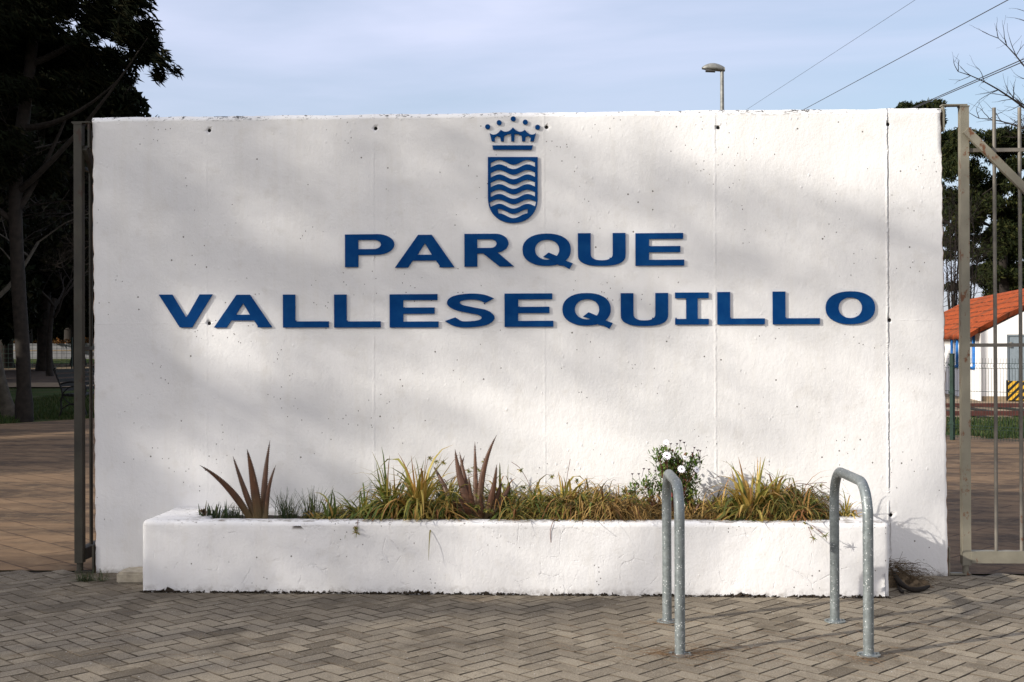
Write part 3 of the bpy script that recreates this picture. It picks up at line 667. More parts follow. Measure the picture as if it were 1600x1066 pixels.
def aloe(base, Y, leaves, label):
    b = at(*base, Y); b.z = BZ; T = thing('aloe', b, label, 'aloe', 'aloes in the planter')
    for (p0, p1, p2, wpx, dy) in leaves:
        a, m_, e = at(*p0, Y), at(*p1, Y+dy*.5), at(*p2, Y+dy); n = 22; pts = bez(a, m_, e, n); w0 = wpx/240/2
        mb = MB(); vs = []; uv = []; N = 8
        for i, p in enumerate(pts):
            t = (pts[min(i+1, n-1)]-pts[max(i-1, 0)]).normalized(); s = t.cross(Vector((0, 1, 0))).normalized(); f = s.cross(t); q = i/(n-1)
            w = w0*(.92+.25*q if q < .25 else .98*(1-((q-.25)/.76)**1.5)+.02); th = w*.38
            for k in range(N):
                an = 2*math.pi*k/N; cs, sn = math.cos(an), math.sin(an)
                vs.append(p+s*w*cs+f*(th*sn+(.35*th if sn > 0 else 0)*-1)); uv.append((0, q))
        mb.add(vs, [(i*N+k, i*N+(k+1) % N, (i+1)*N+(k+1) % N, (i+1)*N+k) for i in range(n-1) for k in range(N)], uv, True)
        for i in range(2, n-2):   # marginal teeth
            for h in (0, .5):
                p = pts[i].lerp(pts[i+1], h); t = (pts[i+1]-pts[i-1]).normalized(); s = t.cross(Vector((0, 1, 0))).normalized(); q = (i+h)/(n-1)
                w = w0*(.92+.25*q if q < .25 else .98*(1-((q-.25)/.76)**1.5)+.02)
                for sg in (-1, 1):
                    r = p+s*sg*w*.97; tt = .0045
                    mb.add([r-t*tt*.7, r+t*tt*.7, r+Vector((0, -tt*.6, 0)), r+s*sg*tt+t*tt*.5], [(0, 1, 3), (1, 2, 3), (2, 0, 3)], [(0, q)]*4)
        mb.build('leaf', M['aloe'], T, True)
aloe((400, 811), 7.86, [((391, 811), (356, 762), (312, 727), 11.5, -.12), ((399, 811), (380, 760), (364, 713), 9.5, .05), ((404, 812), (396, 752), (386, 702), 14.5, -.06), ((412, 811), (414, 750), (422, 688), 10.5, .08), ((416, 811), (419, 768), (431, 727), 7.5, .0)],
     'large reddish aloe with five long leaves at the left end of the planter')
aloe((748, 811), 7.76, [((742, 812), (722, 757), (711, 702), 14, .05), ((738, 800), (727, 752), (718, 706), 9, .12), ((735, 790), (720, 752), (726, 712), 8, .15), ((745, 805), (743, 745), (742, 690), 8, .1), ((750, 805), (755, 738), (776, 680), 10, .05), ((758, 811), (770, 768), (776, 726), 10, -.03),
     ((745, 811), (737, 780), (732, 741), 7, -.05), ((740, 812), (728, 794), (716, 777), 9, -.08), ((765, 806), (776, 778), (784, 752), 8, .0), ((728, 805), (712, 788), (696, 776), 7, .03), ((700, 775), (690, 752), (677, 728), 7, .1), ((772, 800), (790, 772), (797, 758), 7, .08), ((752, 812), (752, 795), (750, 770), 10, -.08)],
     'reddish brown aloe in the middle of the planter with many narrow leaves')
b = at(1086, 811, 7.9); b.z = BZ; T = thing('aloe_shoot', b, 'single reddish aloe shoot leaning out of the grass right of the first bike stand', 'aloe'); mb = MB()
pts = bez(at(1083, 814, 7.88), at(1088, 797, 7.86), at(1097, 782, 7.85), 8); mb.tube(pts, [.014, .015, .014, .012, .010, .007, .004, .001], 8); mb.build('leaf', M['aloe'], T, True)

# African daisy bush
def leaflet(mb, p, d, l, w):
    e = p+d*l; mb.strip([p, p.lerp(e, .35), p.lerp(e, .7)+Vector((0, 0, -.001)), e], [w*.35, w*.9, w, w*.1], d.cross(Vector((0, 0, 1)))+Vector((.01, .02, .05)), 0, .2)
def daisybush(base, Y, tops, label, name='daisy_bush', flowers=(), buds=(), full=1.0):
    b = at(*base, Y); b.z = BZ; T = thing(name, b, label, 'flowering shrub' if flowers else 'shrub shoot'); st, lf = MB(), MB()
    for (px_, py_, r, n) in tops:
        c = at(px_, py_, Y+rng.uniform(-.05, .05)); r = r*1.25/240
        for k in range(max(1, n//20)):
            tip = c+Vector((rng.gauss(0, .4)*r, rng.gauss(0, .5)*r, rng.gauss(0, .4)*r)); bb = b+Vector((rng.uniform(-.03, .04), rng.uniform(-.03, .03), 0))
            mid = bb.lerp(tip, .5)+Vector((rng.gauss(0, .012), 0, .01)); path = bez(bb, mid, tip, 8); st.tube(path, [.004, .0038, .0036, .0033, .003, .0027, .0023, .0018], 5)
            for q in range(int(50*full)):
                s = rng.uniform(0, 1)**.6; p = path[-1].lerp(path[-2 if s > .5 else -3], (1-s)); p = p+Vector((rng.gauss(0, .35)*r, rng.gauss(0, .35)*r, rng.gauss(0, .35)*r))
                d = Vector((rng.gauss(0, .7), rng.gauss(0, .7), rng.uniform(-.1, 1))).normalized(); leaflet(lf, p, d, rng.uniform(.022, .038), rng.uniform(.0045, .0075))
    st.build('stems', M['stem'], T, True); lf.build('foliage', M['shrubleaf'], T, True)
    for (px_, py_, sz, tilt) in flowers:
        c = at(px_, py_, Y-.13); nrm_ = Vector((tilt*.8, -1, .5)).normalized(); a = nrm_.orthogonal().normalized(); bb = nrm_.cross(a); r = sz/240/2; f = MB()
        for k in range(14):
            an = 2*math.pi*k/14; d = a*math.cos(an)+bb*math.sin(an); sd = nrm_.cross(d)
            f.strip([c+d*r*.15, c+d*r*.6+nrm_*.001, c+d*r-nrm_*.0015], [.001, r*.19, r*.07], sd, 0, .15)
        fo = f.build('flower', M['petal'], T, True); g_ = MB(); g_.tube([c, c+nrm_*.003], [r*.22, r*.15], 10); ge = g_.build('flower_centre', M['bud']); ge.parent = fo; ge.data.transform(Matrix.Translation(-T.location))
        sm = MB(); sm.tube(bez(c, (c+b)*.5+Vector((0, .02, .02)), c.lerp(b, .5)+Vector((0, .06, 0)), 5), .0014, 4); so_ = sm.build('flower_stalk', M['stem'], T, True)
    for (px_, py_) in buds:
        c = at(px_, py_, Y-.03); s_ = MB(); low = c+Vector((rng.uniform(-.015, .015), .01, -.055)); s_.tube([low, c], .0012, 4)
        for k in range(6):
            an = k*1.05; d = Vector((math.cos(an)*.8, math.sin(an)*.8, .35)); s_.strip([c, c+d*.008, c+d*.018], [.003, .0045, .001], d.cross(Vector((0, 0, 1))), 0, .2)
        s_.tube([c-Vector((0, 0, .003)), c+Vector((0, 0, .004))], [.005, .006], 6); s_.build('bud', M['bud'], T, True)
daisybush((1046, 811), 8.0, [(1040, 716, 15, 120), (1057, 716, 14, 100), (1048, 735, 17, 140), (1066, 738, 15, 120), (1080, 722, 11, 100), (1080, 745, 12, 100), (1068, 762, 15, 110), (1080, 775, 11, 80), (1052, 755, 16, 90), (1035, 735, 8, 50), (1050, 772, 7, 20)],
     'leafy green daisy bush with white flowers behind the first bike stand', flowers=((1042, 712, 14, 0), (1065, 733, 13, .2), (1089, 734, 11, .9), (1041, 691, 9, -.4), (1070, 715, 7, .3)),
     buds=((1036, 700), (1043, 689), (1048, 694), (1058, 694), (1063, 689), (1069, 692), (1030, 709), (1085, 700), (1090, 704), (1094, 705), (1082, 708), (1092, 715), (1078, 714), (1026, 722), (1094, 722), (1040, 696)))
daisybush((1000, 811), 7.95, [(988, 757, 8, 40), (992, 768, 8, 20)], 'lowest small leafy daisy shoot, furthest left of the daisy bush', 'daisy_shoot', buds=((988, 741), (998, 741)), full=.7)
daisybush((1018, 811), 7.98, [(1012, 752, 8, 40), (1014, 765, 8, 40), (1026, 752, 8, 40), (1030, 757, 7, 20)], 'taller small leafy daisy shoot standing against the left side of the daisy bush', 'daisy_shoot', buds=((1006, 733), (1014, 734), (1024, 736)), full=.7)

# trailing bits over the rim
def trailer(pts, tufts, label, name='trailing_stem', mat='blade', n=16):
    T = thing(name, pts[0], label, 'trailing plant'); mb = MB(); mb.tube(catmull3(pts), .0018, 5); mb.build('stem', M['stem'], T, True)
    for c, r in tufts: mb = MB(); tuft(mb, c, r, n, .003); mb.build('leaf_tuft', M[mat], T, True)
def catmull3(pts, n=5):
    r = []; P = [pts[0]]+pts+[pts[-1]]
    for i in range(1, len(P)-2):
        a, b, c, d = [Vector(q) for q in P[i-1:i+3]]
        for k in range(n):
            t = k/n; r.append(.5*((2*b)+(c-a)*t+(2*a-5*b+4*c-d)*t*t+(3*b-a-3*c+d)*t**3))
    r.append(Vector(pts[-1])); return r
trailer([at(560, 806, 7.72), at(559, 815, 7.6), at(557, 830, 7.585)], [(at(557, 833, 7.58), .035), (at(556, 826, 7.58), .022), (at(565, 806, 7.68), .03)], 'short sprig hanging over the planter rim below the green clumps')
trailer([at(875, 806, 7.70), at(864, 816, 7.575), at(860, 832, 7.565), at(861, 848, 7.57)], [(at(870, 815, 7.6), .03), (at(862, 812, 7.62), .025)], 'dry brown roots dangling over the middle of the planter rim', 'hanging_roots', 'dry', 22)
trailer([at(1250, 808, 7.66), at(1262, 822, 7.55), at(1270, 840, 7.48)], [(at(1271, 842, 7.47), .035), (at(1258, 818, 7.54), .02)], 'left of the two sprigs trailing over the rim beside the second bike stand')
trailer([at(1255, 806, 7.68), at(1268, 820, 7.55), at(1290, 838, 7.45)], [(at(1290, 838, 7.44), .035), (at(1268, 825, 7.52), .02)], 'right-hand sprig trailing over the rim towards the second bike stand')
for pts, lab in (([at(1205, 800, 7.9), at(1225, 770, 7.9), at(1245, 756, 7.88), at(1270, 760, 7.86), at(1296, 778, 7.84)], 'long thin straw arching from the golden clump to the second bike stand'),
                 ([at(1180, 800, 7.95), at(1215, 772, 7.95), at(1260, 757, 7.93), at(1292, 754, 7.9)], 'faint straw with seed grains reaching right above the golden clump'),
                 ([at(838, 806, 8.0), at(832, 770, 8.0), at(815, 735, 8.0), at(799, 722, 8.0)], 'dry straw bowing left above the rosettes right of the middle aloe'),
                 ([at(882, 806, 7.95), at(884, 760, 7.95), at(891, 717, 7.96)], 'single upright straw right of the hanging roots'),
                 ([at(700, 800, 8.0), at(690, 760, 8.0), at(715, 745, 8.0), at(738, 742, 8.0)], 'brown runner looping behind the middle aloe')):
    trailer(pts, [], lab, 'straw')

# ------------------------------------------------------------------ bicycle stands
def stand(x, yf, yb, zt, label):
    T = thing('bike_stand', (x, (yf+yb)/2, 0), label, 'bike stand', 'bicycle stands on the pavement'); mb = MB(); r = .17; h = zt-.026; hw = (yb-yf)/2; pts = [(0, -hw, .002), (0, -hw, .3)]
    for i in range(13): a = math.pi/2*i/12; pts.append((0, -hw+r-r*math.cos(a), h-r+r*math.sin(a)))
    for i in range(13): a = math.pi/2*i/12; pts.append((0, hw-r+r*math.sin(a), h-r+r*math.cos(a)))
    pts += [(0, hw, .3), (0, hw, .002)]; mb.tube(pts, .0262, 24); mb.build('hoop', M['galv'], T)
    for s in (-1, 1):
        mb = MB(); mb.tube([(0, s*hw, .001), (0, s*hw, .007)], .058, 28, sm=False); mb.tube([(0, s*hw, .007), (0, s*hw, .012)], [.031, .0275], 24)
        fl = mb.build('base_plate', M['galv'], T)
        for sx_ in (-1, 1):
            q = MB(); q.tube([(sx_*.045, s*hw, .007), (sx_*.045, s*hw, .015)], .008, 6, sm=False); q.build('bolt', M['galv']).parent = fl
stand(.594, 6.125, 6.86, .872, 'left galvanised steel hoop bike stand in front of the daisy bush')
stand(1.532, 6.14, 6.885, .880, 'right galvanised steel hoop bike stand near the planter corner')

# ------------------------------------------------------------------ gates
def gate(loc, flip, label, mats, top, L_=3.3):
    """leaf extends along local +x; flip = open leaf swung back along +y"""
    T = thing('metal_gate', loc, label, 'gate', 'gate leaves beside the wall', R_(90) if flip else 0)
    m1, m2 = mats; w = .028
    mb = MB(); mb.box((-w, -w, .07), (w, w, top)); mb.box((-w-.004, -w-.004, top), (w+.004, w+.004, top+.008)); mb.tube([(0, 0, .0), (0, 0, .07)], .022, 10); mb.build('stile', m1, T)
    mb = MB(); mb.box((w, -.033, .085), (L_, .033, .165)); mb.build('bottom_rail', m1, T)
    mb = MB(); mb.box((L_, -w, .07), (L_+.07, w, top)); mb.build('end_stile', m1, T)
    for z in (top-.29, 1.545): mb = MB(); mb.box((w, -.012, z-.012), (L_, .012, z+.012)); mb.build('cross_rail', m2, T)
    x = w+.175
    while x < L_-.05: mb = MB(); mb.tube([(x, 0, .165), (x, 0, top-.005)], .0125, 10); mb.build('bar', m2, T); x += .168
    mb = MB(); a = Vector((.0, -.034, top-.16)); e = Vector((1.25, -.034, top-1.44)); d = (e-a).normalized(); n = Vector((d.z, 0, -d.x)); vs = []
    for q in (a, e):
        for (u, v) in ((-1, 0), (1, 0), (1, 1), (-1, 1)): vs.append(q+n*u*.026+Vector((0, -.012-.006*(1-v)*2+.0, 0)) + Vector((0, .02*v, 0)))
    mb.add(vs, [(0, 1, 2, 3), (7, 6, 5, 4), (0, 4, 5, 1), (1, 5, 6, 2), (2, 6, 7, 3), (3, 7, 4, 0)]); mb.build('brace', m1, T)
    return T
gz = at(1505, 168, WY+.03).z
gR = gate((at(1509, 880, WY+.03).x, WY+.03, 0), False, 'beige steel bar gate with a diagonal brace right of the wall', (M['gate'], M['bar']), gz)
gzl = at(124, 196, WY+.02).z
gL = gate((at(125, 890, WY-.0).x, WY+.0, 0), True, 'dark olive steel gate seen edge on, swung open left of the wall', (M['gate2'], M['gate2']), gzl)
def bracket(parent, xw, xs_, zt, mat, y):   # strap from the wall end to the stile top, and foot pivot
    mb = MB(); a, b = min(xw, xs_), max(xw, xs_); mb.box((a, y-.03, zt+.009), (b, y+.03, zt+.018)); s = xw; sg = 1 if xs_ > xw else -1
    mb.box((s+sg*.012-.006, y-.02, zt-.16), (s+sg*.012+.006, y+.02, zt+.009)); return mb
for g_, xw, xs_, zt in ((gR, X1t+.002, at(1512, 200, WY).x, gz), (gL, X0t-.002, at(114, 200, WY).x, gzl)):
    mb = bracket(g_, xw, xs_, zt, None, g_.location.y)
    s = 1 if xs_ > xw else -1; b0 = (X1b if s > 0 else X0b)+s*.006
    me1 = mb.mesh('hinge'); me1.transform(Matrix.Translation(-g_.location)); me1.transform(Matrix.Rotation(-g_.rotation_euler.z, 4, 'Z')); o = link('top_hinge', me1, M['gate'] if s > 0 else M['gate2'], g_)
    mb = MB(); y = g_.location.y; mb.box((b0-.005, y-.02, .0), (b0+.005, y+.02, .19)); a, b = sorted((b0+s*.007, g_.location.x+s*.03)); mb.box((a, y-.022, .004), (b, y+.022, .016))
    me1 = mb.mesh('foot'); me1.transform(Matrix.Translation(-g_.location)); me1.transform(Matrix.Rotation(-g_.rotation_euler.z, 4, 'Z')); link('foot_pivot', me1, M['gate'] if s > 0 else M['gate2'], g_)

# ------------------------------------------------------------------ small things on the pavement
b = gr(203, 912); T = thing('concrete_block', (b.x+.08, b.y+.1, 0), 'beige concrete kerb piece lying at the left foot of the planter', 'concrete block')
bm = bmesh.new(); bmesh.ops.create_cube(bm, size=1, matrix=Matrix.Diagonal((.34, .22, .075, 1)) @ Matrix.Identity(4)); bmesh.ops.bevel(bm, geom=bm.edges[:], offset=.012, segments=2, affect='EDGES')
roughen(bm, .03, .004, 12, (-.17, -.11, -.037), (.17, .11, .037)); me = bpy.data.meshes.new('b'); bm.to_mesh(me); bm.free(); me.transform(Matrix.Translation((0, 0, .036))); link('block', me, M['conc'], T)
T['label'] = 'beige concrete kerb piece lying at the left foot of the planter'
def grasstuft(c, n, l, lab, cat='grass tuft', w=.0018):
    T = thing('weed_tuft', c, lab, cat); mb = MB()
    for k in range(4): clump(mb, Vector(c)+Vector((rng.gauss(0, .05), rng.gauss(0, .02), 0)), n, l, w, (10, 80), .7, seg=5)
    for i, v in enumerate(mb.v):
        if v[2] < .001: mb.v[i] = (v[0], v[1], .001)
    mb.build('blades', M['thin'] if w < .002 else M['blade'], T, True)
grasstuft(gr(143, 908), 34, .09, 'little green grass tuft between the pavers at the left gate foot')
# palm debris right of planter
b = gr(1420, 918); T = thing('palm_debris', (b.x, b.y, 0), 'heap of dry palm husk and old stems against the right end of the planter', 'plant debris')
mb = MB(); vs = []; nx, ny = 26, 14
for j in range(ny+1):
    for i in range(nx+1):
        u, v = i/nx*2-1, j/ny*2-1; h = max(0, 1-u*u*.9-v*v)**.8*.055*(1-.35*u); h += (noise.noise(Vector((u*4, v*4, 3)))*.045 if h > 0 else 0); vs.append((b.x-.04+u*.20, b.y+.12+v*.14, max(h, .001)))
mb.add(vs, [(j*(nx+1)+i, j*(nx+1)+i+1, (j+1)*(nx+1)+i+1, (j+1)*(nx+1)+i) for j in range(ny) for i in range(nx)], sm=True)
mb.build('husk', M['palm'], T, True)
for (p0, p1, p2, r) in (((1396, 912), (1420, 925), (1452, 921), .016), ((1393, 905), (1405, 922), (1412, 928), .009), ((1400, 900), (1430, 912), (1448, 915), .010)):
    mb = MB(); a, m_, e = gr(*p0), gr(*p1), gr(*p2)
    for q in (a, m_, e): q.z = r+.004
    a.z += .05; mb.tube(bez(a, m_, e, 9), [r*.9, r, r*1.1, r, r*.9, r*1.1, r, r*.9, r*.5], 8); mb.build('old_stem', M['bark'], T, True)
mb = MB()
for _ in range(800):
    a = Vector((b.x-.04+rng.gauss(0, .085), b.y+.12+rng.gauss(0, .05), .01+rng.random()**2*.13)); a.x = max(a.x, 2.03); d = Vector((rng.gauss(0, 1), rng.gauss(0, .6), rng.gauss(-.2, .3))).normalized()
    e = a+d*rng.uniform(.04, .13); e.z = max(e.z, .01); e.x = max(e.x, 2.02); mb.tube([a, (a+e)*.5+Vector((0, 0, .01)), e], .0011, 3, cap=False)
mb.build('fibres', M['palm'], T, True)
# needles round the stand feet, leaf litter, moss in the angle below the planter
mb = MB()
for (c, n, sx_, sy_) in ((gr(1050, 1022), 85, .11, .05), (gr(1100, 1020), 60, .2, .08), (gr(1348, 1032), 25, .1, .04), (gr(1200, 1000), 70, .5, .2), (gr(700, 1010), 40, 1.2, .3), (gr(1030, 975), 16, .08, .03), (gr(200, 1000), 20, .5, .3)):
    for _ in range(n):
        a = rng.uniform(0, math.pi); p = Vector((c.x+rng.gauss(0, sx_), c.y+rng.gauss(0, sy_), .004+rng.random()*.008)); 
        if p.y > 7.5: continue
        d = Vector((math.cos(a), math.sin(a), 0)); l = rng.uniform(.03, .08); mb.tube([p-d*l, p+Vector((0, 0, .003)), p+d*l+Vector((rng.gauss(0, .01), rng.gauss(0, .01), 0))], .0007, 3, cap=False)
tag(mb.build('pine_needles', M['needle']), 'fallen brown pine needles scattered on the pavers', 'pine needles', kind='stuff')
mb = MB()
for _ in range(130):
    p = gr(rng.uniform(0, 1600), rng.uniform(930, 1066)); 
    if p.y > 7.48: continue
    a = rng.random()*6.28; s_ = rng.uniform(.003, .009); z0 = .0045; mb.add([(p.x+math.cos(a+k*1.57)*s_*(1, .5, 1, .6)[k], p.y+math.sin(a+k*1.57)*s_*(1, .5, 1, .6)[k], z0+.002*(k % 2)) for k in range(4)], [(0, 1, 2, 3)])
tag(mb.build('leaf_litter', M['palm']), 'small dry leaf scraps lying about on the pavers', 'leaf litter', kind='stuff')
mb = MB()
for _ in range(1500):
    u = rng.random(); x = xa+(xb-xa)*u
    if noise.noise(Vector((x*3.3, 0, 0)))+rng.uniform(-.3, .3) < -.22: continue
    y = yl+(yr-yl)*u-rng.uniform(.0, .014); s_ = rng.uniform(.003, .012)*(1+max(0, noise.noise(Vector((x*5, 4, 0)))))
    vs = [Vector((x, y, 0))+Vector((rng.gauss(0, 1), rng.gauss(0, .5), abs(rng.gauss(0, .8))))*s_ for _ in range(5)]; mb.add(vs, [(0, 1, 2), (0, 2, 3), (0, 3, 4), (1, 3, 4), (1, 2, 4)])
tag(mb.build('moss', M['soil']), 'dark crumbs of dirt and moss in the angle below the planter', 'moss', kind='stuff')

# ------------------------------------------------------------------ trees
def limbs(mb, p, d, l, r, lev, out, spread=.6, n=None, grav=0.0, seg=4):
    pts = [p.copy()]; q = p.copy(); dd = d.copy()
    for i in range(seg):
        dd = (dd+Vector((rng.gauss(0, .13), rng.gauss(0, .13), rng.gauss(0, .08)+grav))).normalized(); q = q+dd*l/seg; pts.append(q.copy())
    rad = [r*(1-.45*i/seg) for i in range(seg+1)]; mb.tube(pts, rad, 9 if r > .08 else (6 if r > .03 else 3), cap=False)
    if lev == 0: out.append(q); return
    k = n or rng.choice((2, 3, 3))
    for i in range(k):
        f = rng.uniform(.45, 1) if i else 1; b = pts[min(seg, int(f*seg))]
        nd = (dd+Vector((rng.gauss(0, spread), rng.gauss(0, spread), rng.gauss(.05, spread*.6)))).normalized()
        limbs(mb, b, nd, l*rng.uniform(.6, .85), rad[-1]*rng.uniform(.6, .85), lev-1, out, spread, n, grav, seg)
def baretree(base, h, r, label, lev=6, lean=(0, 0), twl=.45, mat='bark', group='bare trees left of the wall'):
    T = thing('bare_tree', base, label, 'tree', group); tr, tw = MB(), MB(); tips = []; b = Vector(base)
    fk = b+Vector((lean[0], lean[1], h*.42)); pts = bez(b-Vector((0, 0, .1)), b.lerp(fk, .5)+Vector((rng.gauss(0, .1), 0, 0)), fk, 9)
    tr.tube(pts, [r*1.5, r*1.12, r, r*.95, r*.92, r*.88, r*.85, r*.8, r*.75], 14)
    mids = []
    for i in range(4):
        a = i*1.7+rng.random(); limbs(tr, fk-Vector((0, 0, rng.uniform(0, h*.14))), Vector((math.cos(a)*.75, math.sin(a)*.75, .8)).normalized(), h*.22, r*.5, 2, mids, .5)
    for q in mids: limbs(tw, q, Vector((rng.gauss(0, .6), rng.gauss(0, .6), rng.gauss(.3, .4))).normalized(), h*.12, r*.13, lev-2, tips, .75, 3, -.02)
    tr.build('trunk', M[mat], T, True); tw.build('twigs', M['twig'], T, True); return T
# the two pale trunks left, with the dark feathery crown above
def LT(px, py): y = TY(px, py); d = ray(px, py); p = EYE+d*(y/d.y); return Vector((p.x, p.y, terr(p.x, p.y)))
fb = LT(38, 656); T = thing('casuarina_tree', fb, 'big dark feathery evergreen filling the top left corner', 'tree')
mb = MB(); Yc = fb.y; cx = []
top_ = at(60, 20, Yc)
mb.tube(catmull3([fb-Vector((0, 0, .1)), at(36, 560, Yc), at(28, 430, Yc), at(25, 280, Yc), at(45, 120, Yc), at(60, -60, Yc), at(60, -260, Yc)]), [.19]*3+[.15]*8+[.14]*8+[.12]*6+[.10]*6, 12, cap=False)
for (a, b_) in (((28, 330), (140, 90)), ((28, 300), (230, 60)), ((40, 200), (190, 120)), ((50, 100), (240, -40)), ((25, 350), (-150, 150)), ((50, 60), (-120, -120)), ((55, 20), (160, -160))):
    p, q = at(*a, Yc), at(*b_, Yc+rng.uniform(-1, 1)); mb.tube(bez(p, p.lerp(q, .5)-Vector((0, 0, .25)), q, 8), [.075, .07, .06, .05, .04, .03, .02, .01], 6, cap=False)
mb.build('trunk', M['bark'], T, True)
sc = Yc/F
for (px_, py_, rx, rz, dy, cnt) in ((-60, -120, 150, 140, 1.2, 9), (80, -120, 150, 120, 1.2, 9), (60, 20, 130, 75, 1.2, 12), (170, 30, 80, 60, 1.0, 8), (232, 45, 48, 50, .8, 9), (252, 112, 30, 26, .6, 6), (190, 95, 55, 32, .7, 6), (-30, 60, 90, 80, 1.3, 8), (110, 95, 70, 35, .9, 6), (230, -60, 50, 80, .8, 7), (45, 150, 90, 40, 1, 7), (-40, 190, 80, 60, 1.2, 6), (130, 140, 60, 30, .8, 5), (30, 240, 70, 60, 1, 5)):
    c = at(px_, py_, Yc)
    for _ in range(cnt):
        k = .62; cx.append((c.x+rng.uniform(-1, 1)*rx*sc*k, c.y+rng.uniform(-1, 1)*dy, c.z+rng.uniform(-1, 1)*rz*sc*k, rx*sc*.42, dy*.45, rz*sc*.42))
me = leafcloud('crown', cx, 72000, .25, .042, (1, 0, -.75), .5, 3, .45); link('crown', me, M['darkleaf'], T, True)
fb2 = LT(18, 651); T = baretree(fb2, 8.5, .13, 'pale slim trunked bare tree left of the dark evergreen trunk', 6, (-.45, 0), mat='palebark')
for (px_, py_, h, lab) in ((78, 588, 8.0, 'bare tree with a thin trunk right of the two big trunks'), (-70, 625, 9.0, 'bare tree at the very left margin'), (120, 580, 9.0, 'bare twiggy tree just behind the left gate post'), (215, 600, 10.2, 'bare tree whose twigs show above the left end of the wall')):
    baretree(LT(px_, py_), h, .12, lab, 6, (rng.uniform(-.5, .5), 0))
# dense evergreens: one of a kind then copies
def crown_mesh(seed, h, r, n=26000, trunk=2.2, ln=.32, wd=.16):
    g_ = random.Random(seed); c = []
    for _ in range(46):
        a = g_.uniform(0, 6.28); q = g_.uniform(0, 1); z = trunk+(h-trunk)*q; rr = r*(1-.55*q**1.8)*g_.uniform(.2, .95)*(.65+.35*min(1, q*5)); s_ = g_.uniform(.55, 1.15)*r*.34
        c.append((math.cos(a)*rr, math.sin(a)*rr, z, s_, s_, s_*.75))
    return leafcloud('crown', c, n, ln, wd, None, 0, seed, .45)
def trunk_mesh(h, r):
    mb = MB(); tips = []; mb.tube([(0, 0, -.2), (0, 0, .4), (.05, .02, h*.4), (0, .05, h*.75)], [r*1.4, r, r*.75, r*.3], 10)
    for i in range(7): a = i*2.4; limbs(mb, Vector((0, 0, h*(.25+.07*i))), Vector((math.cos(a), math.sin(a), .5)).normalized(), h*.22, r*.35, 1, tips)
    return mb.mesh('trunk')
EV = [(crown_mesh(21, 13, 4.2), trunk_mesh(13, .3)), (crown_mesh(22, 11, 3.6), trunk_mesh(11, .25)), (crown_mesh(23, 9, 3.2), trunk_mesh(9, .2))]
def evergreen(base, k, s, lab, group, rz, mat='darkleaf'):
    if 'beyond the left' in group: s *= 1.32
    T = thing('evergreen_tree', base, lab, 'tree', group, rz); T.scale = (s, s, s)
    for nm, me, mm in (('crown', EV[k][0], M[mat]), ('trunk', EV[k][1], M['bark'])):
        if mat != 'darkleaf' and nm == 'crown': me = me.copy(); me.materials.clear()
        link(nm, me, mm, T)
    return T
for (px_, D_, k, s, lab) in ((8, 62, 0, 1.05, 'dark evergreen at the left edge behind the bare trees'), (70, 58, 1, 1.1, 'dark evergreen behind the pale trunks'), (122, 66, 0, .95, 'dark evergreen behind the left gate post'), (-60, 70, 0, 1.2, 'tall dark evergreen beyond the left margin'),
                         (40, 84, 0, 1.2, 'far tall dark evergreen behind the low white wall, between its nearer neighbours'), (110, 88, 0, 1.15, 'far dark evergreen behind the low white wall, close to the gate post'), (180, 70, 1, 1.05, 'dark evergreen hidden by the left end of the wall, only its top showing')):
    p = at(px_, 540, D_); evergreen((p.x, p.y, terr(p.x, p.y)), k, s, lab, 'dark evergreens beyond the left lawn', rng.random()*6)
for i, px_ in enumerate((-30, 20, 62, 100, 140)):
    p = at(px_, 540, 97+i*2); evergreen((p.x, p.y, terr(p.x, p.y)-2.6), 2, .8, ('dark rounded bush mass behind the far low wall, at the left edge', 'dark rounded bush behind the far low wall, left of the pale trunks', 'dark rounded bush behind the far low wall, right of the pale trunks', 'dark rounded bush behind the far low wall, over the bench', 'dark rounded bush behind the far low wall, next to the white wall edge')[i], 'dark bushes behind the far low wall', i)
# trees standing left of the picture: they shade the park
for i, (x, y, k, s) in enumerate(((-23, 10.5, 0, 1), (-25, 18, 0, 1.1), (-22, 26, 1, 1.1), (-30, 33, 0, 1.15), (-27, 42, 0, 1.1), (-36, 50, 0, 1.2), (-46, 40, 0, 1.2), (-34, 24, 0, 1.1), (-40, 62, 0, 1.3), (-19.5, 34, 1, 1.0), (-17.2, 20.5, 1, 1.0), (-16.5, 27, 1, .9), (-21, 39, 0, 1.0), (-24, 46, 0, 1.1), (-28, 54, 0, 1.1))):
    evergreen((x, y, terr(x, y)), k, s, 'dark evergreen of the shady grove left of the park path', 'grove left of the park path', i*1.3)
# right: umbrella pines
def pine(base, blobs, Y, lab, n, seed, trunk_px):
    T = thing('pine_tree', base, lab, 'tree', 'pines right of the wall'); sc = Y/F; c = []
    for (px_, py_, rx, rz, cnt) in blobs:
        q = at(px_, py_, Y)
        for _ in range(cnt): c.append((q.x+rng.uniform(-1, 1)*rx*sc*.75, q.y+rng.uniform(-1.5, 1.5), q.z+rng.uniform(-1, 1)*rz*sc*.6, max(.35, rx*sc*.28), .8, max(.3, rz*sc*.3)))
    link('crown', leafcloud('crown', c, n, .26, .07, (0, 0, 1), .25, seed, .5), M['pineleaf'], T, True)
    mb = MB(); t = at(*trunk_px, Y); mb.tube([Vector(base)-Vector((0, 0, .1)), Vector(base).lerp(t, .5)+Vector((.2, 0, 0)), t], [.3, .24, .16], 10); tips = []
    for i in range(6): a = i*1.9; limbs(mb, t-Vector((0, 0, i*.2)), Vector((math.cos(a), math.sin(a)*.6, .5)).normalized(), 1.8, .08, 1, tips)
    mb.build('trunk', M['bark'], T, True)
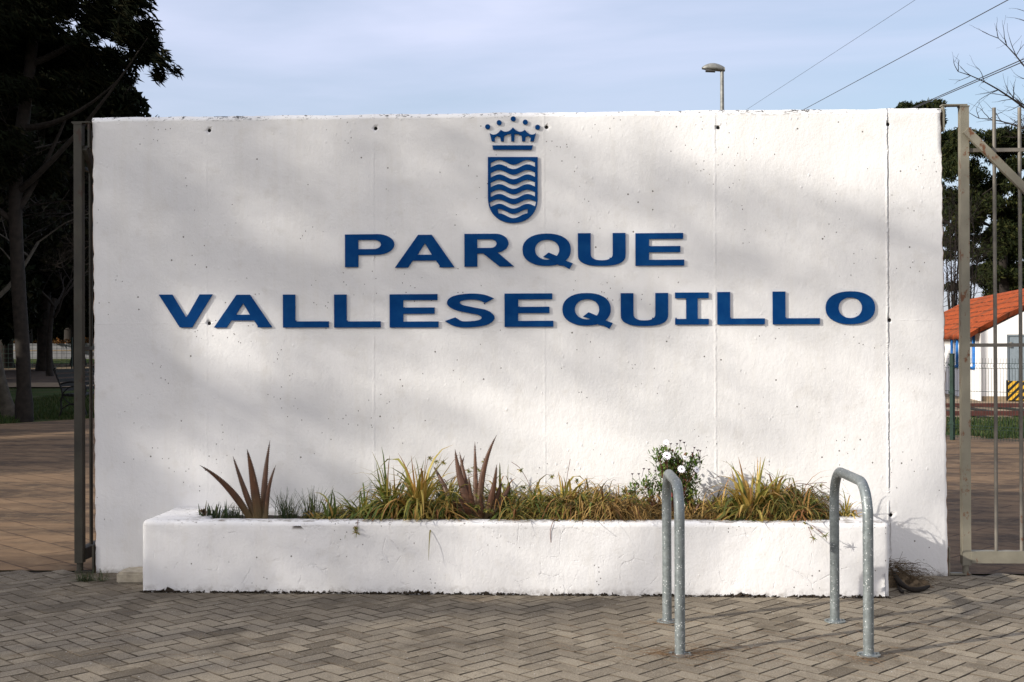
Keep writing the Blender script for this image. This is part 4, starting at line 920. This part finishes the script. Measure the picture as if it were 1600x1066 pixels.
p = at(1560, 540, 58); pine((p.x, p.y, 0), [(1540, 225, 60, 32, 16), (1600, 250, 60, 40, 12), (1500, 250, 35, 45, 12), (1545, 300, 70, 45, 20), (1600, 350, 60, 60, 20), (1505, 330, 26, 40, 8), (1575, 420, 45, 40, 20), (1640, 300, 60, 120, 18), (1560, 370, 45, 40, 16)], 58, 'big dark pine behind the orange roofed building', 60000, 31, (1565, 330))
p = at(1430, 540, 64); pine((p.x, p.y, 0), [(1428, 176, 42, 14, 16), (1400, 185, 30, 14, 8), (1462, 182, 22, 16, 8), (1430, 220, 60, 35, 16), (1480, 235, 30, 40, 10)], 64, 'pine whose rounded green crown peeks over the right end of the wall', 26000, 32, (1430, 260))
p = at(1500, 540, 72); pine((p.x, p.y, 0), [(1495, 225, 25, 30, 10), (1500, 320, 30, 50, 14), (1530, 440, 60, 30, 18), (1600, 455, 60, 25, 14), (1575, 400, 50, 30, 12), (1480, 380, 18, 30, 6), (1500, 385, 30, 30, 10), (1520, 350, 30, 40, 10)], 72, 'farther dark pine between the big pine and the wall', 34000, 33, (1500, 330))
# bare shrub and bare tree on the right
def twiggy(base, Y, dirs, lab, lev, l, r, name='bare_tree', cat='tree', trunk=None):
    T = thing(name, base, lab, cat); mb = MB(); tips = []; b = Vector(base)
    if trunk: t = at(*trunk, Y); mb.tube([b-Vector((0, 0, .1)), b.lerp(t, .5)+Vector((.1, 0, 0)), t], [.16, .12, .09], 9)
    else: t = b
    tw = MB()
    for (px_, py_) in dirs:
        e = at(px_, py_, Y+rng.uniform(-.6, .6)); path = bez(t, t.lerp(e, .55)+Vector((0, 0, .15*(e-t).length*.5)), e, 9); mb.tube(path, [r*(1-.1*i) for i in range(9)], 5, cap=False)
        for i in range(3, 9):
            for _ in range(2): limbs(tw, path[i], ((e-t).normalized()+Vector((rng.gauss(0, .7), rng.gauss(0, .6), rng.gauss(.1, .6)))).normalized(), l*rng.uniform(.6, 1), r*.3, lev, tips, .5, 2)
    mb.build('trunk', M['twig'], T, True); tw.build('twigs', M['twig'], T, True)
p = at(1690, 540, 17); twiggy((p.x, p.y, 0), 17, [(1497, 112), (1530, 185), (1560, 60), (1600, 200), (1572, 150), (1640, 60), (1610, 20), (1580, 215)], 'leafless tree reaching in from the right edge above the gate', 1, .28, .022, trunk=(1690, 250))
for (px_, lab) in ((1490, 'leafless bush between the wall end and the roof'), (1512, 'leafless bush left of the roof ridge')):
    p = at(px_, 540, 52); twiggy((p.x, p.y, .3), 52, [(px_-14, 380), (px_-6, 340), (px_, 420), (px_+10, 360), (px_+16, 400), (px_-12, 440), (px_+4, 330)], lab, 3, 1.1, .05, 'bare_bush', 'bush')

# the tall tree behind the viewer whose shadow dapples the wall ---------
def slide(p):  # follow the light onto the wall's plane
    t = (WY-p.y)/SD.y; return p+SD*t
ctl = []
def K(px, py, lit, surf='w'):
    if surf == 'w' and px < 850 and py < 500: lit *= .75
    if surf != 'g' and px > 560 and py > 500: lit = lit**.62
    p = at(px, py, WY) if surf == 'w' else (at(px, py, 7.57) if surf == 'f' else gr(px, py)); q = slide(p); ctl.append((q.x, q.z, lit))
for row in [(180, [(150, .15), (330, .2), (500, .22), (650, .25), (780, .25), (860, .45), (950, .85), (1100, .97), (1250, 1), (1400, 1), (1470, 1)]),
            (240, [(150, .06), (330, .15), (500, .2), (650, .22), (800, .25), (950, .35), (1040, .55), (1120, .85), (1250, 1), (1400, 1), (1470, 1)]),
            (300, [(150, .03), (330, .08), (480, .16), (600, .22), (800, .25), (950, .25), (1080, .3), (1180, .35), (1290, .6), (1380, .8), (1470, .95)]),
            (350, [(150, .03), (300, .1), (450, .12), (600, .18), (800, .25), (950, .28), (1100, .28), (1250, .28), (1380, .32), (1470, .4)]),
            (420, [(150, .02), (300, .08), (450, .1), (600, .15), (800, .22), (950, .25), (1100, .28), (1250, .3), (1380, .35), (1470, .42)]),
            (480, [(150, .02), (230, .05), (450, .1), (600, .12), (800, .22), (1000, .28), (1150, .38), (1250, .4), (1380, .42), (1470, .5)]),
            (530, [(150, .02), (240, .05), (295, .7), (340, .9), (420, .25), (500, .22), (540, .2), (600, .12), (800, .22), (950, .3), (1050, .35), (1150, .55), (1250, .6), (1370, .55), (1470, .6)]),
            (575, [(150, .03), (300, .08), (370, .45), (440, .15), (600, .07), (700, .3), (800, .25), (950, .3), (1080, .4), (1200, .55), (1300, .75), (1400, .7), (1470, .75)]),
            (620, [(150, .03), (300, .06), (450, .06), (600, .08), (700, .35), (760, .75), (830, .6), (950, .35), (1080, .35), (1200, .35), (1300, .55), (1400, .8), (1470, .85)]),
            (670, [(150, .04), (250, .08), (330, .1), (450, .06), (560, .15), (700, .3), (800, .5), (860, .85), (950, .7), (1080, .65), (1200, .6), (1300, .7), (1400, .9), (1470, .95)]),
            (720, [(150, .04), (250, .3), (310, .6), (400, .2), (470, .1), (600, .65), (700, .55), (800, .6), (900, .85), (1000, .95), (1150, .95), (1300, 1), (1470, 1)]),
            (780, [(150, .05), (250, .25), (350, .35), (450, .1), (550, .2), (650, .5), (800, .7), (900, .9), (1000, 1), (1200, 1), (1470, 1)])]:
    for px_, l in row[1]: K(px_, row[0], l)
for py_, r in ((840, [(240, .3), (400, .2), (550, .2), (700, .35), (850, .55), (950, .8), (1100, 1), (1300, 1)]), (900, [(240, .2), (400, .15), (550, .15), (700, .25), (800, .5), (900, .8), (1000, 1), (1300, 1)])):
    for px_, l in r: K(px_, py_, l, 'f')
for py_, r in ((930, [(20, .1), (150, .08), (300, .06), (1450, .4), (1580, .3)]), (950, [(20, .12), (150, .1), (300, .05), (450, .03), (600, .03), (750, .1), (880, .2), (980, .5), (1100, .9), (1250, 1), (1400, .7), (1550, .5)]),
               (985, [(20, .15), (150, .15), (300, .15), (400, .35), (500, .4), (600, .55), (750, .65), (850, .7), (1000, .9), (1150, .9), (1300, .95), (1450, .8), (1580, .6)]),
               (1035, [(20, .35), (150, .35), (300, .5), (450, .6), (600, .75), (750, .8), (900, .85), (1050, .85), (1200, .85), (1400, .7), (1580, .6)])):
    for px_, l in r: K(px_, py_, l, 'g')
for py_, l in ((170, 1), (220, 1), (260, .9), (280, .1), (340, .03), (400, .03), (460, .03), (520, .03), (580, .03), (650, .03), (700, .04), (745, .08), (785, .2), (820, 1), (860, 1)): K(1508, py_, l); K(1545, py_, l*.8 if l < .5 else l); K(1590, py_, l*.8 if l < .5 else l)
ctl = np.array(ctl)
NS = 15000
uv = np.stack([nr.uniform(-5.2, 5.2, NS*3), nr.uniform(-4.2, 4.2, NS*3)], 1)
def interp(U):
    dx = U[:, 0][:, None]-ctl[:, 0]; dz = U[:, 1][:, None]-ctl[:, 1]; al = (dx*.90-dz*.44)*.62; ac = (dx*.44+dz*.90)*1.25
    d2 = al**2+ac**2+.0025; w_ = d2**-3.0; v = (w_*ctl[:, 2]).sum(1)/w_.sum(1); far = np.sqrt(d2.min(1)); return v*(far < .9)+.3*(far >= .9)
lit = interp(uv); tau = -np.log(np.clip(lit, .035, .985)); tau[lit > .82] = 0
area = 10.4*8.4*abs(SD.y); ls, lw = .115, .075; la = ls*lw*.5*.5*1.1  # mean projected area of a diamond leaf
need = tau.mean()*area/la; keep = nr.random(len(uv)) < tau/3.4
cand_area_density = len(uv)/area; scale_leaf = math.sqrt(3.4/(cand_area_density*la)); ls *= scale_leaf; lw *= scale_leaf
U = uv[keep]; n = len(U); t = nr.uniform(25.5, 31.5, n)
P0 = np.stack([U[:, 0], np.full(n, WY), U[:, 1]], 1)-np.array(SD)*t[:, None]
tt = nr.normal(size=(n, 3)); tt /= np.linalg.norm(tt, axis=1)[:, None]; s = np.cross(tt, nr.normal(size=(n, 3))); s /= np.linalg.norm(s, axis=1)[:, None]
Lq = ls*(.75+.5*nr.random(n))[:, None]; Wq = lw*(.75+.5*nr.random(n))[:, None]
V = np.stack([P0-tt*Lq*.5, P0+s*Wq*.5, P0+tt*Lq*.5, P0-s*Wq*.5], 1).reshape(-1, 3)
cc = P0.mean(0); base = Vector((cc[0]-1.5, cc[1]-.5, 0))
T = thing('shade_tree', base, 'tall loose crowned tree behind the viewer that dapples the wall with shade', 'tree')
link('crown', quads('crown', V), M['pineleaf'], T, True)
mb = MB(); fk = base+Vector((0, 0, 5.2)); mb.tube(bez(base-Vector((0, 0, .2)), base+Vector((.2, .1, 2.6)), fk, 8), [.42, .36, .33, .31, .29, .27, .26, .25], 14)
order = np.argsort(nr.random(n))[:22]
for k in order:
    e = Vector(P0[k]); e2 = fk+(e-fk)*.9; mb.tube(bez(fk-Vector((0, 0, rng.random()*1.2)), fk.lerp(e2, .5)-Vector((0, 0, .35)), e2, 9), [.10, .085, .07, .06, .045, .035, .025, .015, .006], 6, cap=False)
mb.build('trunk', M['bark'], T, True)
print('shade leaves', n, 'leaf', ls, lw)

# ------------------------------------------------------------------ left park: wall, fence, bench
Yw = y5; p0 = at(-60, 540, Yw); p1 = at(320, 540, Yw); zt = terr(p0.x, Yw)
T = thing('low_white_wall', ((p0.x+p1.x)/2, Yw, zt), 'low whitewashed wall far behind the left lawn', 'wall'); mb = MB(); hh = at(60, 537, Yw).z-zt
mb.box((p0.x, Yw, zt-.1), (p1.x, Yw+.25, zt+hh-.1)); mb.build('masonry', M['shadewall'], T, True)
mb = MB(); mb.box((p0.x, Yw-.04, zt+hh-.1), (p1.x, Yw+.29, zt+hh)); mb.build('coping', M['shadewall'], T, True)
mb = MB(); mb.box((p0.x, Yw-.03, zt+hh*.50), (p1.x, Yw-.003, zt+hh*.56)); mb.build('ledge', M['gravel'], T, True)
c = []
for i in range(16): x = p0.x+(p1.x-p0.x)*i/15; c.append((x, Yw+1.6, zt+hh*.75+rng.uniform(-.1, .2), 1.1, .6, .6))
tag(link('hedge', leafcloud('hedge', c, 9000, .18, .1, None, 0, 9), M['hedge']), 'orange brown hedge along the top of the far low wall', 'hedge', kind='stuff')
Yb = (y3+y2)/2; mb = MB(); q0, q1 = at(-40, 540, y3), at(260, 540, y3)
T = thing('mesh_fence', (q0.x, y3, terr(q0.x, y3)), 'thin wire mesh fence across the far left lawn', 'fence'); zf = terr(q0.x, y3)
x = q0.x
while x < q1.x: mb.box((x-.006, y3-.006, zf), (x+.006, y3+.006, zf+1.5)); x += .25
for k in range(7): mb.box((q0.x, y3-.005, zf+.1+k*.23), (q1.x, y3+.005, zf+.112+k*.23))
mb.build('wire_panel', M['fence'], T, True)
x = q0.x
while x < q1.x: mb = MB(); mb.box((x-.03, y3+.01, zf), (x+.03, y3+.07, zf+1.6)); mb.build('post', M['fence'], T, True); x += 2.5

bp = gr(117, 650); bp = LT(117, 651); T = thing('park_bench', bp, 'black cast iron park bench seen end on behind the left gate post', 'bench', rz=R_(-6))
def bench_end(y):
    mb = MB(); k = 1.22
    def S(pts, r=.022): mb.tube(catmull3([Vector((a*k, y, b*k)) for a, b in pts]), r, 6)
    S([(-.27, 0), (-.22, .12), (-.23, .28), (-.20, .42), (-.26, .62), (-.36, .86), (-.33, .90)]); S([(.28, 0), (.24, .14), (.20, .26), (.26, .40)]); S([(-.20, .40), (0, .385), (.26, .41)])
    S([(-.24, .60), (-.05, .64), (.18, .62), (.26, .55), (.24, .42)]); S([(-.22, .14), (0, .24), (.23, .14)], .016); S([(-.21, .38), (-.08, .26), (.0, .22), (.1, .28), (.2, .38)], .014); S([(-.2, .42), (-.1, .52), (.02, .56), (.14, .5), (.22, .42)], .013)
    return mb
for y in (-.1, 1.7): bench_end(y).build('iron_end', M['black'], T)
k = 1.22
for i in range(6): mb = MB(); x = (-.16+i*.078)*k; mb.box((x-.03, -.14, .405*k), (x+.03, 1.74, .425*k)); mb.build('seat_slat', M['black'], T)
for i in range(5): mb = MB(); z = (.50+i*.085)*k; x = (-.225-i*.03)*k; mb.box((x+.02, -.14, z-.035), (x+.04, 1.74, z+.035)); mb.build('back_slat', M['black'], T)

# grass blades on the lawns (near edges)
V = []
for (x0, x1, ya, yb, n) in ((-15.5, -8.6, 24, 38, 26000), (7, 13, 20.3, 26, 16000)):
    for _ in range(n):
        x = rng.uniform(x0, x1); y = ya+(yb-ya)*rng.random()**1.4
        if x < 0 and y < (24.3+(abs(x)-11.5)*-.4 if x < -11.5 else (26.5 if x < -10.2 else 29.6)): continue
        z = terr(x, y)-.04; h = rng.uniform(.05, .11); a = rng.random()*3.14; dx, dy = math.cos(a)*.012, math.sin(a)*.012; lx, ly = rng.gauss(0, .03), rng.gauss(0, .03)
        V += [(x-dx, y-dy, z), (x+dx, y+dy, z), (x+dx*.3+lx, y+dy*.3+ly, z+h), (x-dx*.3+lx, y-dy*.3+ly, z+h)]
M['lawn'] = leafmat('lawn_blades', [(0, (.018, .036, .007)), (.7, (.035, .06, .012)), (1, (.075, .07, .025))], .15, .8)
tag(link('grass', quads('grass', np.array(V)), M['lawn']), 'short green lawn grass', 'grass', kind='stuff')

# ------------------------------------------------------------------ right background: building
cB = gr(1533, 626); ez = at(1533, 521, cB.y).z; th = R_(-8)
ex = Vector((math.cos(th), math.sin(th), 0)); ey = Vector((-math.sin(th), math.cos(th), 0))
T = thing('white_building', (cB.x, cB.y, 0), 'small white building with an orange tiled roof and blue framed windows behind the right gate', 'building'); T.rotation_euler = (0, 0, th)
GW, BL = 4.9, 15.0; RZ = ez+GW/2*.52
mb = MB(); tk = .25
# gable wall with door opening
dx0 = (at(1572, 560, cB.y).x-cB.x); dx1 = dx0+1.0; dz = at(1572, 523, cB.y).z
def gab(x): return ez+(x if x < GW/2 else GW-x)*.52
cols_ = [0, dx0, dx1, GW/2, GW]
for a, b in zip(cols_[:-1], cols_[1:]):
    z0 = dz if a == dx0 else -.05
    mb.add([(a, 0, z0), (b, 0, z0), (b, 0, gab(b)), (a, 0, gab(a)), (a, tk, z0), (b, tk, z0), (b, tk, gab(b)), (a, tk, gab(a))], [(0, 1, 2, 3), (5, 4, 7, 6), (0, 4, 5, 1), (0, 3, 7, 4), (1, 5, 6, 2)])
# eave wall with window openings
wins = [(.9+i*2.6) for i in range(5)]; wz0, wz1 = 1.0, 1.85; ww = .8; ycur = tk
for wy in wins+[None]:
    e = wy if wy is not None else BL
    mb.box((0, ycur, -.05), (tk, e, ez)); 
    if wy is not None: mb.box((0, wy, -.05), (tk, wy+ww, wz0)); mb.box((0, wy, wz1), (tk, wy+ww, ez)); ycur = wy+ww
mb.box((GW-tk, tk, -.05), (GW, BL, ez)); mb.add([(0, BL, -.05), (GW, BL, -.05), (GW, BL, ez), (GW/2, BL, RZ), (0, BL, ez)], [(4, 3, 2, 1, 0)])
mb.build('walls', M['white'], T)
for wy in wins:
    mb = MB(); pa = []
    ao = [( wy-.05, wz0-.12), (wy-.05, wz1-.12)]+[(wy+ww/2-math.cos(q)*(ww/2+.05), wz1-.12+math.sin(q)*.24) for q in [math.pi*i/10 for i in range(1, 10)]]+[(wy+ww+.05, wz1-.12), (wy+ww+.05, wz0-.12)]
    path = [(-.02, a, b) for a, b in ao]+[(-.02, ao[0][0], ao[0][1])]; mb.tube(path, .05, 6); fr = mb.build('window', M['bluetrim'], T)
    q = MB(); q.box((.03, wy, wz0), (.06, wy+ww, wz1)); q.build('pane', M['glass']).parent = fr
mb = MB(); mb.box((dx0+.04, .05, 0), (dx1-.04, .09, dz-.04)); mb.box((dx0, .02, 0), (dx0+.04, .12, dz)); mb.box((dx1-.04, .02, 0), (dx1, .12, dz)); mb.box((dx0+.04, .02, dz-.04), (dx1-.04, .12, dz)); dr = mb.build('door', M['door'], T)
q = MB(); q.box((dx0+.06, .0, dz-.35), (dx0+.12, .05, dz-.2)); q.build('hinge', M['lampgrey']).parent = dr
mb = MB(); mb.box((.02, -.03, -.02), (GW, -.003, .12)); mb.build('plinth', M['gravel'], T)
# corrugated tile roof
mb = MB(); ns = 60; over = .35
for side in (0, 1):
    n2 = int((BL+.5)/.18)*4; vs = []
    for i in range(n2+1):
        y = -.06+(BL+.5)*i/n2
        for j in range(9):
            f = j/8; x = -over+(GW/2+over)*f; z = ez+.1+(x)*.52+.075*math.cos(i*math.pi/2)+.02*((j*1.0) % 2)+.02*noise.noise(Vector((x, y*2, 0)))
            vs.append((x if side == 0 else GW-x, y, z))
    mb.add(vs, [((i*9+j, (i+1)*9+j, (i+1)*9+j+1, i*9+j+1) if side else (i*9+j, i*9+j+1, (i+1)*9+j+1, (i+1)*9+j)) for i in range(n2) for j in range(8)])
rf = mb.build('roof', M['roof'], T)
q = MB(); q.tube([(GW/2, -.06, RZ+.1), (GW/2, BL+.4, RZ+.1)], .11, 8); q.build('ridge_tiles', M['roof']).parent = rf
sb = Vector((cB.x, cB.y, 0))+ex*(dx0+.35)+ey*-.12; T = thing('hazard_board', sb, 'black and yellow striped board standing against the grey door', 'board'); T.rotation_euler = (0, 0, th)
hz_ = at(1580, 595, cB.y).z; mb = MB(); mb.box((-.36, -.02, .02), (.75, .02, hz_)); mb.build('striped_panel', M['stripe'], T)
mb = MB(); mb.box((-.40, -.025, .0), (-.36, .025, hz_+.02)); mb.box((.75, -.025, .0), (.79, .025, hz_+.02)); mb.build('edge_frame', M['black'], T)
# rails
ry = gr(1540, 646).y; T = thing('rail_track', (12, ry, 0), 'low rusty red rail track running in front of the white building', 'rail track')
for d_ in (0, gr(1540, 638).y-gr(1540, 651).y):
    mb = MB(); y = gr(1540, 651).y+d_; mb.box((6, y, .04), (40, y+.06, .12)); mb.box((6, y-.05, .02), (40, y+.13, .04)); mb.build('rail', M['rail'], T, True)
mb = MB(); x = 6.2
while x < 40: mb.box((x, gr(1540, 651).y-.4, -.02), (x+.2, gr(1540, 638).y+.5, .02)); x += .9
mb.build('sleepers', M['bark'], T, True)
# welded mesh fence
fa, fbp = gr(1470, 686), gr(1640, 697); d = (fbp-fa).normalized(); nl = Vector((-d.y, d.x, 0)); s0 = fa-d*4.5; fh = 1.33
T = thing('panel_fence', (fa.x, fa.y, 0), 'dark green welded mesh fence between the right gate and the white building', 'fence')
def MM(o): return Matrix(((d.x, nl.x, 0, o.x), (d.y, nl.y, 0, o.y), (0, 0, 1, 0), (0, 0, 0, 1)))
pp = gr(1524, 684); off = (pp-s0).dot(d); pw = 2.5
for kk in range(-2, 4):
    o = s0+d*(off+kk*pw); X = MM(o); mb = MB(); mb.box((-.03, -.03, -.02), (.03, .03, fh+.06), X); mb.box((-.034, -.034, fh+.06), (.034, .034, fh+.075), X)
    for z in (.25, .75, 1.2): mb.box((-.045, -.04, z), (.045, -.031, z+.04), X)
    mb.build('post', M['fence'], T, True); mb = MB(); x = .06
    while x < pw-.04:
        q = [X @ Vector((x, -.035, z)) for z in (.03, fh)]
        pr = [(.0, .03), (0, .2), (-.035, .225), (0, .25), (0, fh-.16), (-.04, fh-.12), (0, fh-.08), (0, fh)]
        mb.tube([X @ Vector((x, -.035+a, b)) for a, b in pr], .0032, 3, cap=False); x += .05
    for z in (.06, .2, .25, .55, .8, fh-.16, fh-.08): mb.tube([X @ Vector((.03, -.04, z)), X @ Vector((pw-.03, -.04, z))], .0038, 4, cap=False)
    mb.build('mesh_panel', M['fence'], T, True)

# ------------------------------------------------------------------ street lamps, cables
def lamp(px_, ytop, Y, hl, label, dirx=-1):
    b = at(px_, 540, Y); zt = at(px_, ytop, Y).z; T = thing('street_lamp', (b.x, Y, 0), label, 'street lamp', 'street lamps behind the wall')
    mb = MB(); mb.tube([(0, 0, -.1), (0, 0, 1.2), (0, 0, zt+.07)], [.09, .075, .045], 12); mb.build('pole', M['lampgrey'], T)
    vs = []; n = 14; N = 12; mb = MB(); bw_ = MB()
    for i in range(n+1):
        q = i/n; w = hl*.22*(math.sin(math.pi*min(1, .12+q*.85))**.6)*(1 if q < .5 else 1); x = dirx*(q*hl-hl*.12); zc = zt+.05+.0*q+hl*.10*math.sin(q*2.2)
        for k in range(N): a = 2*math.pi*k/N; vs.append((x, math.cos(a)*w, zc+(math.sin(a)*w*1.05 if math.sin(a) > 0 else math.sin(a)*w*.5)))
    mb.add(vs, [(i*N+k, i*N+(k+1) % N, (i+1)*N+(k+1) % N, (i+1)*N+k) for i in range(n) for k in range(N)]+[tuple(range(N)), tuple(range(n*N+N-1, n*N-1, -1))], sm=True); hd = mb.build('lamp_head', M['lampgrey'], T)
    bw_.tube([(dirx*hl*.3, 0, zt+.05+hl*.02), (dirx*hl*.72, 0, zt+.05+hl*.02)], [hl*.12, hl*.10], 10); bw_.build('lamp_bowl', M['lampdark']).parent = hd
lamp(1130, 113, 30, .56, 'grey street lamp rising behind the top of the wall'); lamp(1557, 327, 70, .55, 'distant slim street lamp seen between the bars of the right gate', 1)
def cable(a, b, Ya, Yb, lab, r=.011, ext=.4):
    p, q = at(*a, Ya), at(*b, Yb); dd = q-p; p2, q2 = p-dd*ext, q+dd*.6; pts = []
    for i in range(17): t = i/16; v = p2.lerp(q2, t); pts.append(v)
    T = thing('power_cable', p, lab, 'cable', 'overhead cables'); mb = MB(); mb.tube(pts, r, 5, cap=False); mb.build('strand', M['wire'], T, True)
cable((1262, 168), (1575, 0), 40, 22, 'overhead cable crossing the sky from the wall top to the right of the street lamp', .009)
cable((1450, 158), (1600, 92), 34, 24, 'upper of the twin overhead cables above the right gate', .011); cable((1450, 160), (1600, 96), 34, 24, 'lower of the twin overhead cables above the right gate', .011)
cable((1175, 166), (1430, 0), 90, 60, 'faint far overhead cable nearest the street lamp', .010)
